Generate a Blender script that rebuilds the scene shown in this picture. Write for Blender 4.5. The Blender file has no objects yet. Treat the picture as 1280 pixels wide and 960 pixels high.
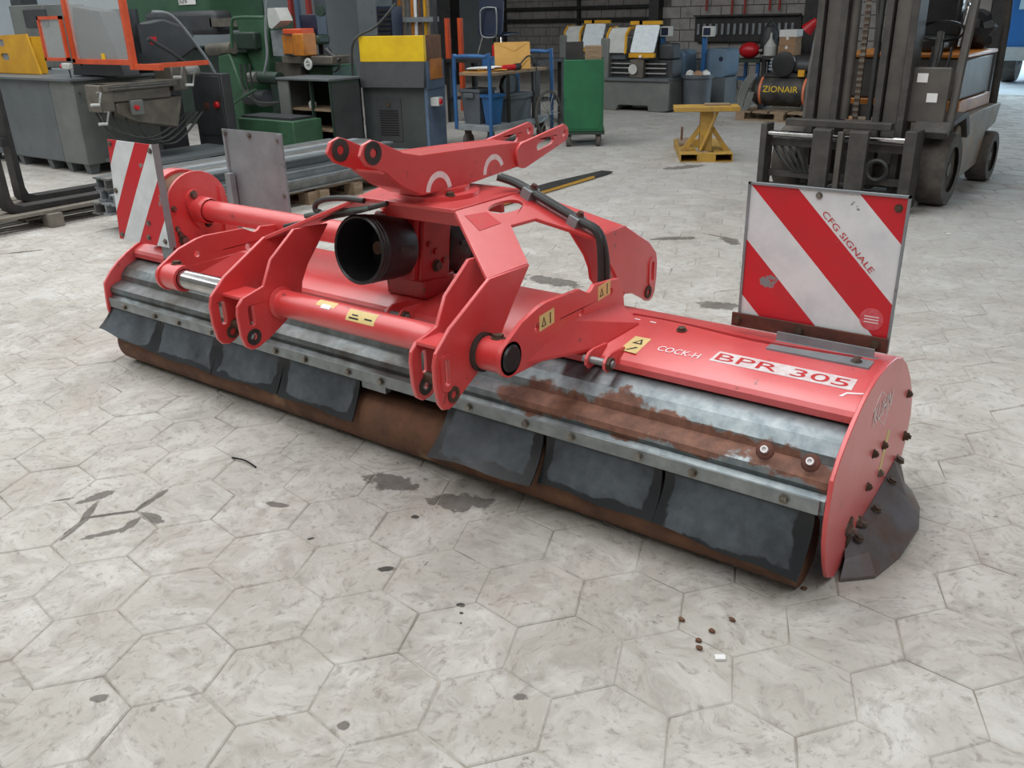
import bpy, bmesh, math, random
from mathutils import Vector, Matrix
from mathutils.geometry import tessellate_polygon
random.seed(7)
scene = bpy.context.scene
COL = scene.collection
PI = math.pi

# ------------------------------------------------------------------ camera
# world axes follow the hall: x along the mower, y towards the back wall, z up
FPX = 1098.25
CAM = Vector((2.0402, -1.9019, 1.392))
CR = Vector((0.807, 0.59009, -0.02345)).normalized()
CF = Vector((-0.55078, 0.73773, -0.39038)).normalized()
CU = CR.cross(CF).normalized()
CR = CF.cross(CU).normalized()
cd = bpy.data.cameras.new('camera'); co = bpy.data.objects.new('camera', cd); COL.objects.link(co)
m = Matrix((CR, CU, -CF)).transposed().to_4x4(); m.translation = CAM
co.matrix_world = m
cd.sensor_fit = 'HORIZONTAL'; cd.sensor_width = 36; cd.lens = FPX*36/1280; cd.clip_end = 200
scene.camera = co

# ------------------------------------------------------------------ world, lights, exposure
w = bpy.data.worlds.new('sky'); scene.world = w; w.use_nodes = True
bg = w.node_tree.nodes['Background']; bg.inputs[0].default_value = (0.66, 0.86, 1.0, 1); bg.inputs[1].default_value = 7.0
def area(name, loc, sx, sy, e, col=(0.97, 0.99, 1.0), rot=(0, 0, 0)):
    l = bpy.data.lights.new(name, 'AREA'); l.shape = 'RECTANGLE'; l.size = sx; l.size_y = sy; l.energy = e; l.color = col
    o = bpy.data.objects.new(name, l); o.location = loc; o.rotation_euler = rot; COL.objects.link(o)
for x, y, l_, e_ in ((-10.5, 0.6, 12.4, 360), (-5.4, 0.6, 12.4, 430), (-0.6, 0.2, 11.6, 410), (4.6, -2.0, 7.6, 250)):
    area('roof_light', (x, y, 6.35), 1.6, l_, e_)
vs = scene.view_settings
vs.view_transform = 'Standard'; vs.look = 'None'; vs.gamma = 1; vs.use_curve_mapping = False; vs.exposure = 0.0

# ------------------------------------------------------------------ helpers
def ray(px, py): return CF + CR*((px-640)/FPX) - CU*((py-480)/FPX)
def at(px, py, ax, val):
    d = ray(px, py); i = 'xyz'.index(ax); return CAM + d*((val-CAM[i])/d[i])
def S(r, g, b):
    f = lambda c: (c/255)/12.92 if c <= 10 else (((c/255)+0.055)/1.055)**2.4
    return (f(r), f(g), f(b), 1)

class MB:
    def __init__(s): s.v = []; s.f = []
    def add(s, vs, fs):
        n = len(s.v); s.v += [Vector(p) for p in vs]; s.f += [tuple(n+i for i in f) for f in fs]; return s
    def box(s, x0, x1, y0, y1, z0, z1, M=None):
        p = [Vector((x, y, z)) for z in (z0, z1) for y in (y0, y1) for x in (x0, x1)]
        if M: p = [M @ q for q in p]
        return s.add(p, [(0, 2, 3, 1), (4, 5, 7, 6), (0, 1, 5, 4), (2, 6, 7, 3), (0, 4, 6, 2), (1, 3, 7, 5)])
    def cbox(s, c, sz, M=None):
        c = Vector(c); T = Matrix.Translation(c) @ (M.to_4x4() if M else Matrix())
        a, b, d = [q/2 for q in sz]; return s.box(-a, a, -b, b, -d, d, T)
    def cyl(s, p0, p1, r0, r1=None, n=16, caps=True):
        p0 = Vector(p0); p1 = Vector(p1); r1 = r0 if r1 is None else r1
        d = (p1-p0).normalized(); a = d.orthogonal().normalized(); b = d.cross(a)
        vs = []
        for p, r in ((p0, r0), (p1, r1)):
            vs += [p + a*(r*math.cos(2*PI*i/n)) + b*(r*math.sin(2*PI*i/n)) for i in range(n)]
        fs = [(i, (i+1) % n, n+(i+1) % n, n+i) for i in range(n)]
        if caps: fs += [tuple(range(n-1, -1, -1)), tuple(range(n, 2*n))]
        return s.add(vs, fs)
    def lathe(s, prof, org, ax, n=24, ends=False):
        org = Vector(org); d = Vector(ax).normalized(); a = d.orthogonal().normalized(); b = d.cross(a); vs = []
        for r, h in prof:
            vs += [org + d*h + a*(r*math.cos(2*PI*i/n)) + b*(r*math.sin(2*PI*i/n)) for i in range(n)]
        fs = [(k*n+i, k*n+(i+1) % n, (k+1)*n+(i+1) % n, (k+1)*n+i) for k in range(len(prof)-1) for i in range(n)]
        if ends: fs += [tuple(range(n-1, -1, -1)), tuple(range((len(prof)-1)*n, len(prof)*n))]
        return s.add(vs, fs)
    def ring(s, r0, r1, h, org, ax, n=24): return s.lathe([(r0, 0), (r1, 0), (r1, h), (r0, h), (r0, 0)], org, ax, n)
    def tube(s, pts, r, n=8, smooth=True):
        P = [Vector(p) for p in pts]
        if smooth and len(P) > 2:
            Q = []
            for i in range(len(P)-1):
                a, b, c, d = P[max(i-1, 0)], P[i], P[i+1], P[min(i+2, len(P)-1)]
                for k in range(5):
                    t = k/5
                    Q.append(0.5*((2*b)+(c-a)*t+(2*a-5*b+4*c-d)*t*t+(3*b-a-3*c+d)*t**3))
            P = Q+[P[-1]]
        up = None; vs = []
        for i, p in enumerate(P):
            d = (P[min(i+1, len(P)-1)]-P[max(i-1, 0)]).normalized()
            if up is None: up = d.orthogonal().normalized()
            up = (up-d*up.dot(d)).normalized(); b = d.cross(up)
            vs += [p + up*(r*math.cos(2*PI*k/n)) + b*(r*math.sin(2*PI*k/n)) for k in range(n)]
        m = len(P)
        fs = [(i*n+k, i*n+(k+1) % n, (i+1)*n+(k+1) % n, (i+1)*n+k) for i in range(m-1) for k in range(n)]
        fs += [tuple(range(n-1, -1, -1)), tuple(range((m-1)*n, m*n))]
        return s.add(vs, fs)
    def plate(s, outline, org, U, V, th, holes=()):
        # 2D outline (u, v) placed at org + u U + v V, thickness th along U x V
        U = Vector(U); V = Vector(V); N = U.cross(V).normalized()*th; org = Vector(org)
        loops = [list(outline)]+[list(h) for h in holes]
        flat = [p for l in loops for p in l]
        tr = tessellate_polygon([[Vector((p[0], p[1], 0)) for p in l] for l in loops])
        n = len(flat); P = [org+U*p[0]+V*p[1] for p in flat]
        vs = P+[p+N for p in P]; fs = [tuple(t) for t in tr]+[tuple(n+i for i in reversed(t)) for t in tr]
        k = 0
        for l in loops:
            m_ = len(l); fs += [(k+i, k+(i+1) % m_, n+k+(i+1) % m_, n+k+i) for i in range(m_)]; k += m_
        return s.add(vs, fs)
    def px(s, outline, x, th, holes=()):     # plate in a y-z plane, from x to x+th
        return s.plate(outline, (x, 0, 0), (0, 1, 0), (0, 0, 1), th, holes)
    def py(s, outline, y, th, holes=()):     # plate in an x-z plane, from y to y+th (towards +y)
        return s.plate(outline, (0, y+th, 0), (1, 0, 0), (0, 0, 1), th, holes)
    def prism(s, prof, x0, x1):              # y-z profile swept along x
        return s.px(prof, x0, x1-x0)
    def sph(s, c, r, sc=(1, 1, 1), n=12):
        c = Vector(c); vs = []; h = n//2
        for j in range(h+1):
            t = PI*j/h
            vs += [c+Vector((r*sc[0]*math.sin(t)*math.cos(2*PI*i/n), r*sc[1]*math.sin(t)*math.sin(2*PI*i/n), r*sc[2]*math.cos(t))) for i in range(n)]
        return s.add(vs, [(j*n+i, (j+1)*n+i, (j+1)*n+(i+1) % n, j*n+(i+1) % n) for j in range(h) for i in range(n)])
    def mesh(s, name, mat, ang=32):
        me = bpy.data.meshes.new(name); me.from_pydata([tuple(v) for v in s.v], [], s.f)
        b = bmesh.new(); b.from_mesh(me); bmesh.ops.remove_doubles(b, verts=b.verts, dist=1e-5)
        bmesh.ops.recalc_face_normals(b, faces=b.faces); b.to_mesh(me); b.free()
        if mat: me.materials.append(M[mat] if isinstance(mat, str) else mat)
        me.polygons.foreach_set('use_smooth', [True]*len(me.polygons)); me.set_sharp_from_angle(angle=math.radians(ang)); return me
    def build(s, name, mat, parent=None, bevel=0, ang=32, label=None):
        return put(name, s.mesh(name, mat, ang), parent, bevel, label)
def put(name, me, parent=None, bevel=0, label=None, loc=None):
    o = bpy.data.objects.new(name, me); COL.objects.link(o)
    if parent: o.parent = parent; o.matrix_parent_inverse = Matrix.Translation(-tot(parent))
    if loc is not None: o.location = loc
    if bevel:
        b = o.modifiers.new('bevel', 'BEVEL'); b.width = bevel; b.segments = 2; b.limit_method = 'ANGLE'; b.angle_limit = math.radians(40)
    if label: o['label'] = label
    return o
ORG = {}
def tot(o): return ORG.get(o.name, Vector((0, 0, 0)))
def thing(name, label, cat, loc=(0, 0, 0), group=None):
    o = bpy.data.objects.new(name, None); COL.objects.link(o); o.location = loc; o.empty_display_size = 0.1
    ORG[o.name] = Vector(loc); return tag(o, label, cat, group)
def tag(o, label, cat, group=None):
    o['label'] = label; o['category'] = cat; o['kind'] = 'thing'
    if group: o['group'] = group
    return o
def struct(o): o['kind'] = 'structure'; return o
def circ(c, r, n=20, a0=0, a1=2*PI):
    full = abs(a1-a0-2*PI) < 1e-6
    k = n if full else n+1
    return [(c[0]+r*math.cos(a0+(a1-a0)*i/n), c[1]+r*math.sin(a0+(a1-a0)*i/n)) for i in range(k)]
def slot(c, w_, h_, n=6):
    r = w_/2; k = h_/2-r
    return [(c[0]+r*math.cos(t), c[1]+k+r*math.sin(t)) for t in [PI*i/n for i in range(n+1)]] + [(c[0]+r*math.cos(t), c[1]-k+r*math.sin(t)) for t in [PI+PI*i/n for i in range(n+1)]]
def rrect(x0, x1, z0, z1, r, n=4):
    o = []
    for cx, cz, a in ((x1-r, z1-r, 0), (x0+r, z1-r, PI/2), (x0+r, z0+r, PI), (x1-r, z0+r, 1.5*PI)):
        o += [(cx+r*math.cos(a+PI/2*i/n), cz+r*math.sin(a+PI/2*i/n)) for i in range(n+1)]
    return o
def text(body, org, X, Y, wid, hgt, mat, name, parent, th=0.001, label=None):
    cu = bpy.data.curves.new(name, 'FONT'); cu.body = body; cu.resolution_u = 3
    t = bpy.data.objects.new(name, cu); COL.objects.link(t); bpy.context.view_layer.update()
    me0 = bpy.data.meshes.new_from_object(t.evaluated_get(bpy.context.evaluated_depsgraph_get()))
    bpy.data.objects.remove(t)
    xs = [v.co.x for v in me0.vertices]; ys = [v.co.y for v in me0.vertices]
    X = Vector(X).normalized(); Y = Vector(Y).normalized(); N = X.cross(Y)
    kx = wid/(max(xs)-min(xs)); ky = hgt/(max(ys)-min(ys)); b = MB()
    vs = [Vector(org)+X*((v.co.x-min(xs))*kx)+Y*((v.co.y-min(ys))*ky)+N*th for v in me0.vertices]
    b.add(vs, [tuple(p.vertices) for p in me0.polygons])
    me = bpy.data.meshes.new(name); me.from_pydata([tuple(v) for v in b.v], [], b.f); me.materials.append(M[mat])
    return put(name, me, parent, label=label)

# ------------------------------------------------------------------ materials
M = {}
def pm(name, c1, c2=None, scale=5, rough=0.5, metal=0.0, bump=0.0, bscale=None, spots=(), detail=6, stretch=None, coat=0.0, obj=False, sh=0.5):
    mt = bpy.data.materials.new(name); mt.use_nodes = True; nt = mt.node_tree; N = nt.nodes; L = nt.links
    p = N['Principled BSDF']; p.inputs['Roughness'].default_value = rough; p.inputs['Metallic'].default_value = metal
    p.inputs['Base Color'].default_value = c1; p.inputs['Coat Weight'].default_value = coat; p.inputs['Specular IOR Level'].default_value = sh
    M[name] = mt
    if obj: g = N.new('ShaderNodeTexCoord'); src = g.outputs['Object']
    else: g = N.new('ShaderNodeNewGeometry'); src = g.outputs['Position']
    if stretch:
        mp = N.new('ShaderNodeMapping'); mp.inputs['Scale'].default_value = stretch; L.new(src, mp.inputs[0]); src = mp.outputs[0]
    def noise(sc, det=detail):
        n = N.new('ShaderNodeTexNoise'); n.inputs['Scale'].default_value = sc; n.inputs['Detail'].default_value = det; n.inputs['Roughness'].default_value = 0.62
        L.new(src, n.inputs['Vector']); return n.outputs['Fac']
    def ramp(f, lo, hi):
        r = N.new('ShaderNodeMapRange'); r.inputs['From Min'].default_value = lo; r.inputs['From Max'].default_value = hi; r.clamp = True; L.new(f, r.inputs['Value']); return r.outputs[0]
    def mix(f, a, b):
        x = N.new('ShaderNodeMix'); x.data_type = 'RGBA'; L.new(f, x.inputs[0])
        for s_, k in ((a, 6), (b, 7)):
            if isinstance(s_, tuple): x.inputs[k].default_value = s_
            else: L.new(s_, x.inputs[k])
        return x.outputs[2]
    col = c1
    if c2: col = mix(ramp(noise(scale), 0.35, 0.65), c1, c2)
    for (sc_, ssc, lo, hi) in spots: col = mix(ramp(noise(ssc), lo, hi), col, sc_)
    if not isinstance(col, tuple): L.new(col, p.inputs['Base Color'])
    if bump:
        b = N.new('ShaderNodeBump'); b.inputs['Strength'].default_value = bump; b.inputs['Distance'].default_value = 0.01
        L.new(noise(bscale or scale*4), b.inputs['Height']); L.new(b.outputs[0], p.inputs['Normal'])
    mt['h'] = 1
    return dict(mt=mt, N=N, L=L, p=p, src=src, noise=noise, ramp=ramp, mix=mix, col=col)

RUST = S(96, 62, 46)
pm('red', S(206, 44, 44), S(212, 62, 62), 4, 0.42, bump=0.04, bscale=60, coat=0.8, spots=[(S(222, 98, 102), 1.6, 0.5, 0.75), (S(120, 40, 36), 18, 0.66, 0.72), (S(74, 44, 36), 30, 0.71, 0.75)])
M['red'].node_tree.nodes['Principled BSDF'].inputs['Coat Roughness'].default_value = 0.36; M['red'].node_tree.nodes['Principled BSDF'].inputs['Coat IOR'].default_value = 1.7; M['red'].node_tree.nodes['Principled BSDF'].inputs['Sheen Weight'].default_value = 0.08
pm('red_dark', S(168, 26, 30), S(140, 22, 26), 9, 0.4, spots=[(S(60, 30, 28), 20, 0.62, 0.72)])
pm('galv', S(158, 164, 164), S(132, 138, 140), 14, 0.45, 0.7, 0.03, 60)
pm('galv_dull', S(142, 148, 152), S(124, 130, 134), 9, 0.5, 0.12, 0.03, 60, spots=[(S(90, 92, 92), 22, 0.66, 0.74)])
pm('chrome', S(205, 205, 205), S(170, 170, 168), 8, 0.18, 1.0, spots=[(S(110, 90, 70), 9, 0.66, 0.76)])
pm('bolt', S(150, 148, 142), S(110, 100, 90), 30, 0.35, 0.85)
pm('bolt_rust', S(96, 80, 66), S(70, 56, 46), 40, 0.6, 0.4)
pm('rust', S(120, 84, 62), S(88, 62, 48), 9, 0.8, 0.1, 0.2, 30, spots=[(S(150, 120, 92), 6, 0.6, 0.75)])
pm('rust_bar', S(104, 62, 50), S(80, 50, 44), 24, 0.75, 0.15, 0.15, 70)
pm('black_plastic', S(26, 26, 28), S(36, 36, 38), 12, 0.38)
pm('black_dust', S(30, 30, 31), S(66, 64, 60), 9, 0.6)
pm('rubber_hose', S(40, 42, 42), S(58, 60, 58), 8, 0.5)
pm('mach_hose', S(96, 112, 106), S(70, 84, 80), 8, 0.5)
pm('white_paint', S(232, 228, 228), None, rough=0.6)
pm('white_spray', S(226, 205, 208), S(240, 236, 238), 30, 0.6)
pm('decal_yellow', S(226, 200, 132), S(214, 190, 130), 20, 0.5)
pm('ink', S(30, 26, 24), rough=0.6)
pm('decal_white', S(226, 222, 222), S(210, 190, 190), 40, 0.45)
pm('letter_red', S(200, 36, 40), S(190, 60, 64), 60, 0.45)
pm('seal_red', S(206, 70, 80), S(214, 100, 108), 60, 0.45)
pm('logo_line', S(232, 216, 216), rough=0.6)
pm('skid', S(112, 108, 114), S(96, 88, 86), 9, 0.4, 0.3, 0.08, 30, spots=[(S(104, 80, 62), 5, 0.5, 0.66)])
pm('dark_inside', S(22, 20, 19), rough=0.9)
# galvanised cover with a rusted swage band
def rusty_cover():
    k = pm('galv_rusty', S(146, 154, 156), S(112, 122, 126), 22, 0.36, 0.7, 0.05, 50, sh=0.5); N, L = k['N'], k['L']
    sep = N.new('ShaderNodeSeparateXYZ'); L.new(k['src'], sep.inputs[0])
    def fn(op, a, b, c=None):
        q = N.new('ShaderNodeMath'); q.operation = op; q.use_clamp = False
        for i, x in enumerate((a, b, c)):
            if x is None: continue
            if isinstance(x, (int, float)): q.inputs[i].default_value = x
            else: L.new(x, q.inputs[i])
        return q.outputs[0]
    # band of rust around the swage, height 0.32, wandering with noise; strongest right of the headstock
    band = fn('SUBTRACT', 1.0, fn('DIVIDE', fn('ABSOLUTE', fn('SUBTRACT', sep.outputs['Z'], 0.340), 0), 0.042))
    xr = k['ramp'](sep.outputs['X'], 0.35, 0.75)
    xl = k['ramp'](sep.outputs['X'], 1.56, 1.40)
    n = k['noise'](5)
    v = fn('ADD', band, fn('MULTIPLY', fn('SUBTRACT', n, 0.5), 6.0))
    mask = k['ramp'](fn('MULTIPLY', fn('MULTIPLY', v, xr), fn('ADD', 0.55, fn('MULTIPLY', xl, 0.45))), 0.18, 0.42)
    # brown grime left of the headstock
    gm = k['ramp'](k['noise'](3.3), 0.36, 0.62)
    gl = k['ramp'](sep.outputs['X'], 0.7, 0.3)
    col = k['mix'](fn('MULTIPLY', gm, gl), k['col'], S(84, 80, 73))
    rc = k['mix'](k['ramp'](k['noise'](28), 0.35, 0.65), S(128, 88, 70), S(98, 66, 54))
    L.new(k['mix'](mask, col, rc), k['p'].inputs['Base Color'])
    L.new(fn('MULTIPLY', fn('SUBTRACT', 1.0, mask), 0.7), k['p'].inputs['Metallic'])
    L.new(fn('ADD', 0.42, fn('MULTIPLY', mask, 0.3)), k['p'].inputs['Roughness'])
rusty_cover()
def flap_mat():
    k = pm('rubber_flap', S(34, 38, 42), rough=0.5, bump=0.05, bscale=40); N, L = k['N'], k['L']
    tc = N.new('ShaderNodeTexCoord'); sep = N.new('ShaderNodeSeparateXYZ'); L.new(tc.outputs['Generated'], sep.inputs[0])
    def fn(op, a, b):
        q = N.new('ShaderNodeMath'); q.operation = op
        for i, x in enumerate((a, b)):
            if isinstance(x, (int, float)): q.inputs[i].default_value = x
            else: L.new(x, q.inputs[i])
        return q.outputs[0]
    X, Z = sep.outputs['X'], sep.outputs['Z']
    e = fn('MINIMUM', fn('MINIMUM', X, fn('SUBTRACT', 1.0, X)), fn('MULTIPLY', Z, 0.6))
    e = fn('ADD', e, fn('MULTIPLY', fn('SUBTRACT', k['noise'](9), 0.5), 0.22))
    mask = k['ramp'](e, 0.085, 0.10)
    mask = fn('MULTIPLY', mask, k['ramp'](k['noise'](5), 0.25, 0.5))
    dust = k['mix'](k['ramp'](k['noise'](22), 0.3, 0.7), S(56, 64, 70), S(78, 85, 90))
    L.new(k['mix'](mask, S(24, 27, 30), dust), k['p'].inputs['Base Color'])
    L.new(fn('ADD', 0.36, fn('MULTIPLY', mask, 0.34)), k['p'].inputs['Roughness'])
flap_mat()
def sign_mat(name, org, wx, hz, flip, extra):
    # red and white diagonal stripes of a marker board, from world position on its face
    k = pm(name, S(225, 228, 228), rough=0.42, coat=0.2); N, L = k['N'], k['L']
    sep = N.new('ShaderNodeSeparateXYZ'); L.new(k['src'], sep.inputs[0])
    def fn(op, a, b):
        q = N.new('ShaderNodeMath'); q.operation = op
        for i, x in enumerate((a, b)):
            if isinstance(x, (int, float)): q.inputs[i].default_value = x
            else: L.new(x, q.inputs[i])
        return q.outputs[0]
    u = fn('DIVIDE', fn('SUBTRACT', sep.outputs['X'], org[0]), wx)
    if flip: u = fn('SUBTRACT', 1.0, u)
    v = fn('DIVIDE', fn('SUBTRACT', org[1], sep.outputs['Z']), hz)
    t = fn('SUBTRACT', u, v)
    m1 = fn('GREATER_THAN', t, 0.70)
    m2 = fn('MULTIPLY', fn('GREATER_THAN', t, 0.0), fn('LESS_THAN', t, 0.315))
    m3 = fn('MULTIPLY', fn('GREATER_THAN', t, -0.76), fn('LESS_THAN', t, -0.37))
    red = fn('MAXIMUM', fn('MAXIMUM', m1, m2), m3)
    rc = k['mix'](k['ramp'](k['noise'](6), 0.4, 0.7), S(205, 22, 38), S(190, 36, 46))
    wc = k['mix'](k['ramp'](k['noise'](9), 0.4, 0.7), S(224, 230, 232), S(204, 210, 214))
    c = k['mix'](red, wc, rc)
    # flaked patches showing the grey sheet
    sc = k['ramp'](k['noise'](11), 0.66, 0.675)
    c = k['mix'](sc, c, S(128, 132, 134))
    L.new(c, k['p'].inputs['Base Color'])
sign_mat('marker_right', (1.105, 0.935), 0.423, 0.423, False, 0)
sign_mat('marker_left', (-1.515, 0.95), 0.285, 0.415, True, 0)

def hexbolt(r, h, stud=0.0):
    b = MB().cyl((0, 0, 0), (0, 0, h*0.25), r*1.35, n=14).cyl((0, 0, h*0.25), (0, 0, h), r, n=6)
    if stud: b.cyl((0, 0, h), (0, 0, h+stud), r*0.55, n=8)
    return b
BM = {}
def bolt(parent, p, ax, r=0.011, h=0.012, mat='bolt', stud=0.0, name='bolt'):
    key = (r, h, mat, stud)
    if key not in BM: BM[key] = hexbolt(r, h, stud).mesh('bolt', mat)
    o = bpy.data.objects.new(name, BM[key]); COL.objects.link(o); o.parent = parent
    o.matrix_parent_inverse = Matrix.Translation(-tot(parent))
    o.location = p; o.rotation_mode = 'QUATERNION'; o.rotation_quaternion = Vector((0, 0, 1)).rotation_difference(Vector(ax)); return o

# ------------------------------------------------------------------ the hall: floor of hexagonal pavers
def floor_mat():
    k = pm('paving', S(180, 175, 165), rough=0.8, bump=0.55, bscale=26, sh=0.3); N, L = k['N'], k['L']
    src = k['src']; mix, ramp, noise = k['mix'], k['ramp'], k['noise']
    def fn(op, a, b=None):
        q = N.new('ShaderNodeMath'); q.operation = op
        for i, x in enumerate((a, b)):
            if x is None: continue
            if isinstance(x, (int, float)): q.inputs[i].default_value = x
            else: L.new(x, q.inputs[i])
        return q.outputs[0]
    wp = N.new('ShaderNodeTexNoise'); wp.inputs['Scale'].default_value = 2.2; wp.inputs['Detail'].default_value = 4; L.new(src, wp.inputs['Vector'])
    vm = N.new('ShaderNodeVectorMath'); vm.operation = 'MULTIPLY_ADD'; L.new(wp.outputs['Color'], vm.inputs[0]); vm.inputs[1].default_value = (.5, .5, .5); L.new(src, vm.inputs[2])
    def sw(sc, det=7):
        n = N.new('ShaderNodeTexNoise'); n.inputs['Scale'].default_value = sc; n.inputs['Detail'].default_value = det; n.inputs['Roughness'].default_value = 0.68; L.new(vm.outputs[0], n.inputs['Vector']); return n.outputs['Fac']
    c = mix(ramp(sw(1.1), 0.36, 0.66), S(188, 184, 177), S(168, 163, 155))
    c = mix(fn('MULTIPLY', ramp(sw(4.0), 0.46, 0.64), 0.75), c, S(202, 200, 196))
    c = mix(fn('MULTIPLY', ramp(sw(2.6), 0.54, 0.72), 0.8), c, S(170, 160, 151))
    c = mix(fn('MULTIPLY', ramp(sw(13, 9), 0.49, 0.65), 0.48), c, S(140, 135, 127))
    c = mix(fn('MULTIPLY', ramp(sw(38, 9), 0.53, 0.69), 0.6), c, S(116, 108, 98))
    c = mix(fn('MULTIPLY', ramp(noise(9), 0.60, 0.70), fn('MULTIPLY', ramp(noise(70, 3), 0.54, 0.6), 0.7)), c, S(92, 86, 78))
    sep = N.new('ShaderNodeSeparateXYZ'); L.new(src, sep.inputs[0])
    wob = N.new('ShaderNodeTexNoise'); wob.inputs['Scale'].default_value = 20; wob.inputs['Detail'].default_value = 8; wob.inputs['Roughness'].default_value = 0.65; L.new(src, wob.inputs['Vector'])
    wv = wob.outputs['Fac']
    # floor colour turns greyer and darker with distance beyond the mower
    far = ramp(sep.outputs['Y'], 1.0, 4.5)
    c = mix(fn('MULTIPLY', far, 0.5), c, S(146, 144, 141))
    oil = None
    def stain(a, b, ratio):
        p = at(a[0], a[1], 'z', 0); q = at(b[0], b[1], 'z', 0); ce = (p+q)/2; d = q-p; ln = max(d.length/2, 1e-3); th = math.atan2(d.y, d.x)
        dx = fn('SUBTRACT', sep.outputs['X'], ce.x); dy = fn('SUBTRACT', sep.outputs['Y'], ce.y)
        u = fn('ADD', fn('MULTIPLY', dx, math.cos(th)/ln), fn('MULTIPLY', dy, math.sin(th)/ln))
        v = fn('ADD', fn('MULTIPLY', dx, -math.sin(th)/(ln*ratio)), fn('MULTIPLY', dy, math.cos(th)/(ln*ratio)))
        r = fn('ADD', fn('MULTIPLY', u, u), fn('MULTIPLY', v, v))
        r = fn('ADD', r, fn('MULTIPLY', fn('SUBTRACT', wv, 0.5), 4.2))
        return ramp(r, 1.1, 0.75)
    soft = [((74, 676), (112, 644), .16), ((104, 647), (174, 638), .10), ((166, 641), (218, 606), .14), ((96, 630), (152, 610), .30), ((104, 650), (122, 626), .25), ((100, 674), (162, 659), .2), ((152, 664), (182, 640), .26), ((172, 640), (206, 654), .3), ((64, 626), (92, 622), .2),
            ((455, 595), (520, 610), .5), ((530, 625), (620, 630), .45), ((330, 628), (362, 634), .3), ((655, 345), (730, 358), .35),
            ((815, 299), (872, 297), .3), ((868, 380), (930, 384), .5), ((830, 212), (880, 206), .35), ((905, 296), (922, 306), .4),
            ((110, 872), (138, 872), .5), ((640, 870), (664, 872), .6), ((420, 905), (436, 908), .8), ((0, 318), (55, 312), .15), ((880, 292), (925, 300), .1)]
    m = None
    for a, b, r in soft:
        s = stain(a, b, r); m = s if m is None else fn('MAXIMUM', m, s)
    c = mix(fn('MULTIPLY', m, 0.72), c, S(72, 64, 60))
    drops = [((470, 712), (494, 711), .5), ((514, 645), (524, 646), .8), ((570, 755), (582, 757), .7), ((575, 765), (579, 767), .9), ((384, 674), (394, 672), .6), ((574, 778), (578, 779), .9)]
    m = None
    for a, b, r in drops:
        s = stain(a, b, r); m = s if m is None else fn('MAXIMUM', m, s)
    c = mix(fn('MULTIPLY', m, 0.9), c, S(48, 46, 44))
    L.new(c, k['p'].inputs['Base Color'])
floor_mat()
pm('joint_sand', S(176, 171, 162), S(118, 110, 100), 7, 0.95)
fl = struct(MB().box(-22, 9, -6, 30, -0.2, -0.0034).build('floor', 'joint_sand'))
PITCH = 0.2568; A0 = math.radians(22.45)           # row direction of the pavers
RH = PITCH/math.sqrt(3)
va = Vector((math.cos(A0), math.sin(A0), 0))*PITCH; vb = Vector((math.cos(A0+PI/3), math.sin(A0+PI/3), 0))*PITCH
O0 = Vector((0.188, -0.907, 0))
def hexpts(r, z, a=A0+PI/6): return [(r*math.cos(a+PI/3*i), r*math.sin(a+PI/3*i), z) for i in range(6)]
def hexmesh(k):
    rr = random.Random(k); b = MB()
    jit = [(rr.uniform(-.0022, .0022), rr.uniform(-.0022, .0022)) for _ in range(6)]
    ring = lambda r, z: [(p[0]+j[0], p[1]+j[1], p[2]) for p, j in zip(hexpts(r, z), jit)]
    vs = ring(RH-0.0008, -0.03)+ring(RH-0.0012, -0.0026)+ring(RH-0.0055, 0.0); fs = []
    for q in (0, 1): fs += [(q*6+i, q*6+(i+1) % 6, q*6+6+(i+1) % 6, q*6+6+i) for i in range(6)]
    fs.append((12, 13, 14, 15, 16, 17)); return b.add(vs, fs)
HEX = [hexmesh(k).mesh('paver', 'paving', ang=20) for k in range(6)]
cells = []
def proj(p):
    d = Vector(p)-CAM; z = d.dot(CF); return (640+FPX*d.dot(CR)/z, 480-FPX*d.dot(CU)/z, z) if z > 0.2 else None
for i in range(-90, 90):
    for j in range(-90, 110):
        p = O0+va*i+vb*j
        if -14 < p.x < 6 and -3 < p.y < 14.0:
            q = proj(p)
            if q and -160 < q[0] < 1440 and -20 < q[1] < 1120: cells.append((q[2], p))
cells.sort(key=lambda c: c[0])
inv = [c for c in cells if (lambda q: -30 < q[0] < 1310 and q[1] < 985)(proj(c[1]))]
near = inv[:300]; ns = set(id(c) for c in near)
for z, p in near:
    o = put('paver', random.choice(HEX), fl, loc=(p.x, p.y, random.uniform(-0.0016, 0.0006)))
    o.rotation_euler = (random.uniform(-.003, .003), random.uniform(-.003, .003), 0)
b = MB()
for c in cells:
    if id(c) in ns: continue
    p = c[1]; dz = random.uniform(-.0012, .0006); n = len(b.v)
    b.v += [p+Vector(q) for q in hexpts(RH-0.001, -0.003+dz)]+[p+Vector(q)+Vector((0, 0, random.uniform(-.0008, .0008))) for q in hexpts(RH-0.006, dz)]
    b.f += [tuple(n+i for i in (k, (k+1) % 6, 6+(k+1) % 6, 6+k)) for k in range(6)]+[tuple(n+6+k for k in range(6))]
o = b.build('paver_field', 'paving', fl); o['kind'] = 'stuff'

# ------------------------------------------------------------------ the mower
mw = thing('flail_mower', 'red flail mower with black rubber flaps, rusty roller and striped marker boards', 'flail mower', (0, 0, 0))
XC = 0.2                                                     # headstock centre along the slide bar
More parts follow.
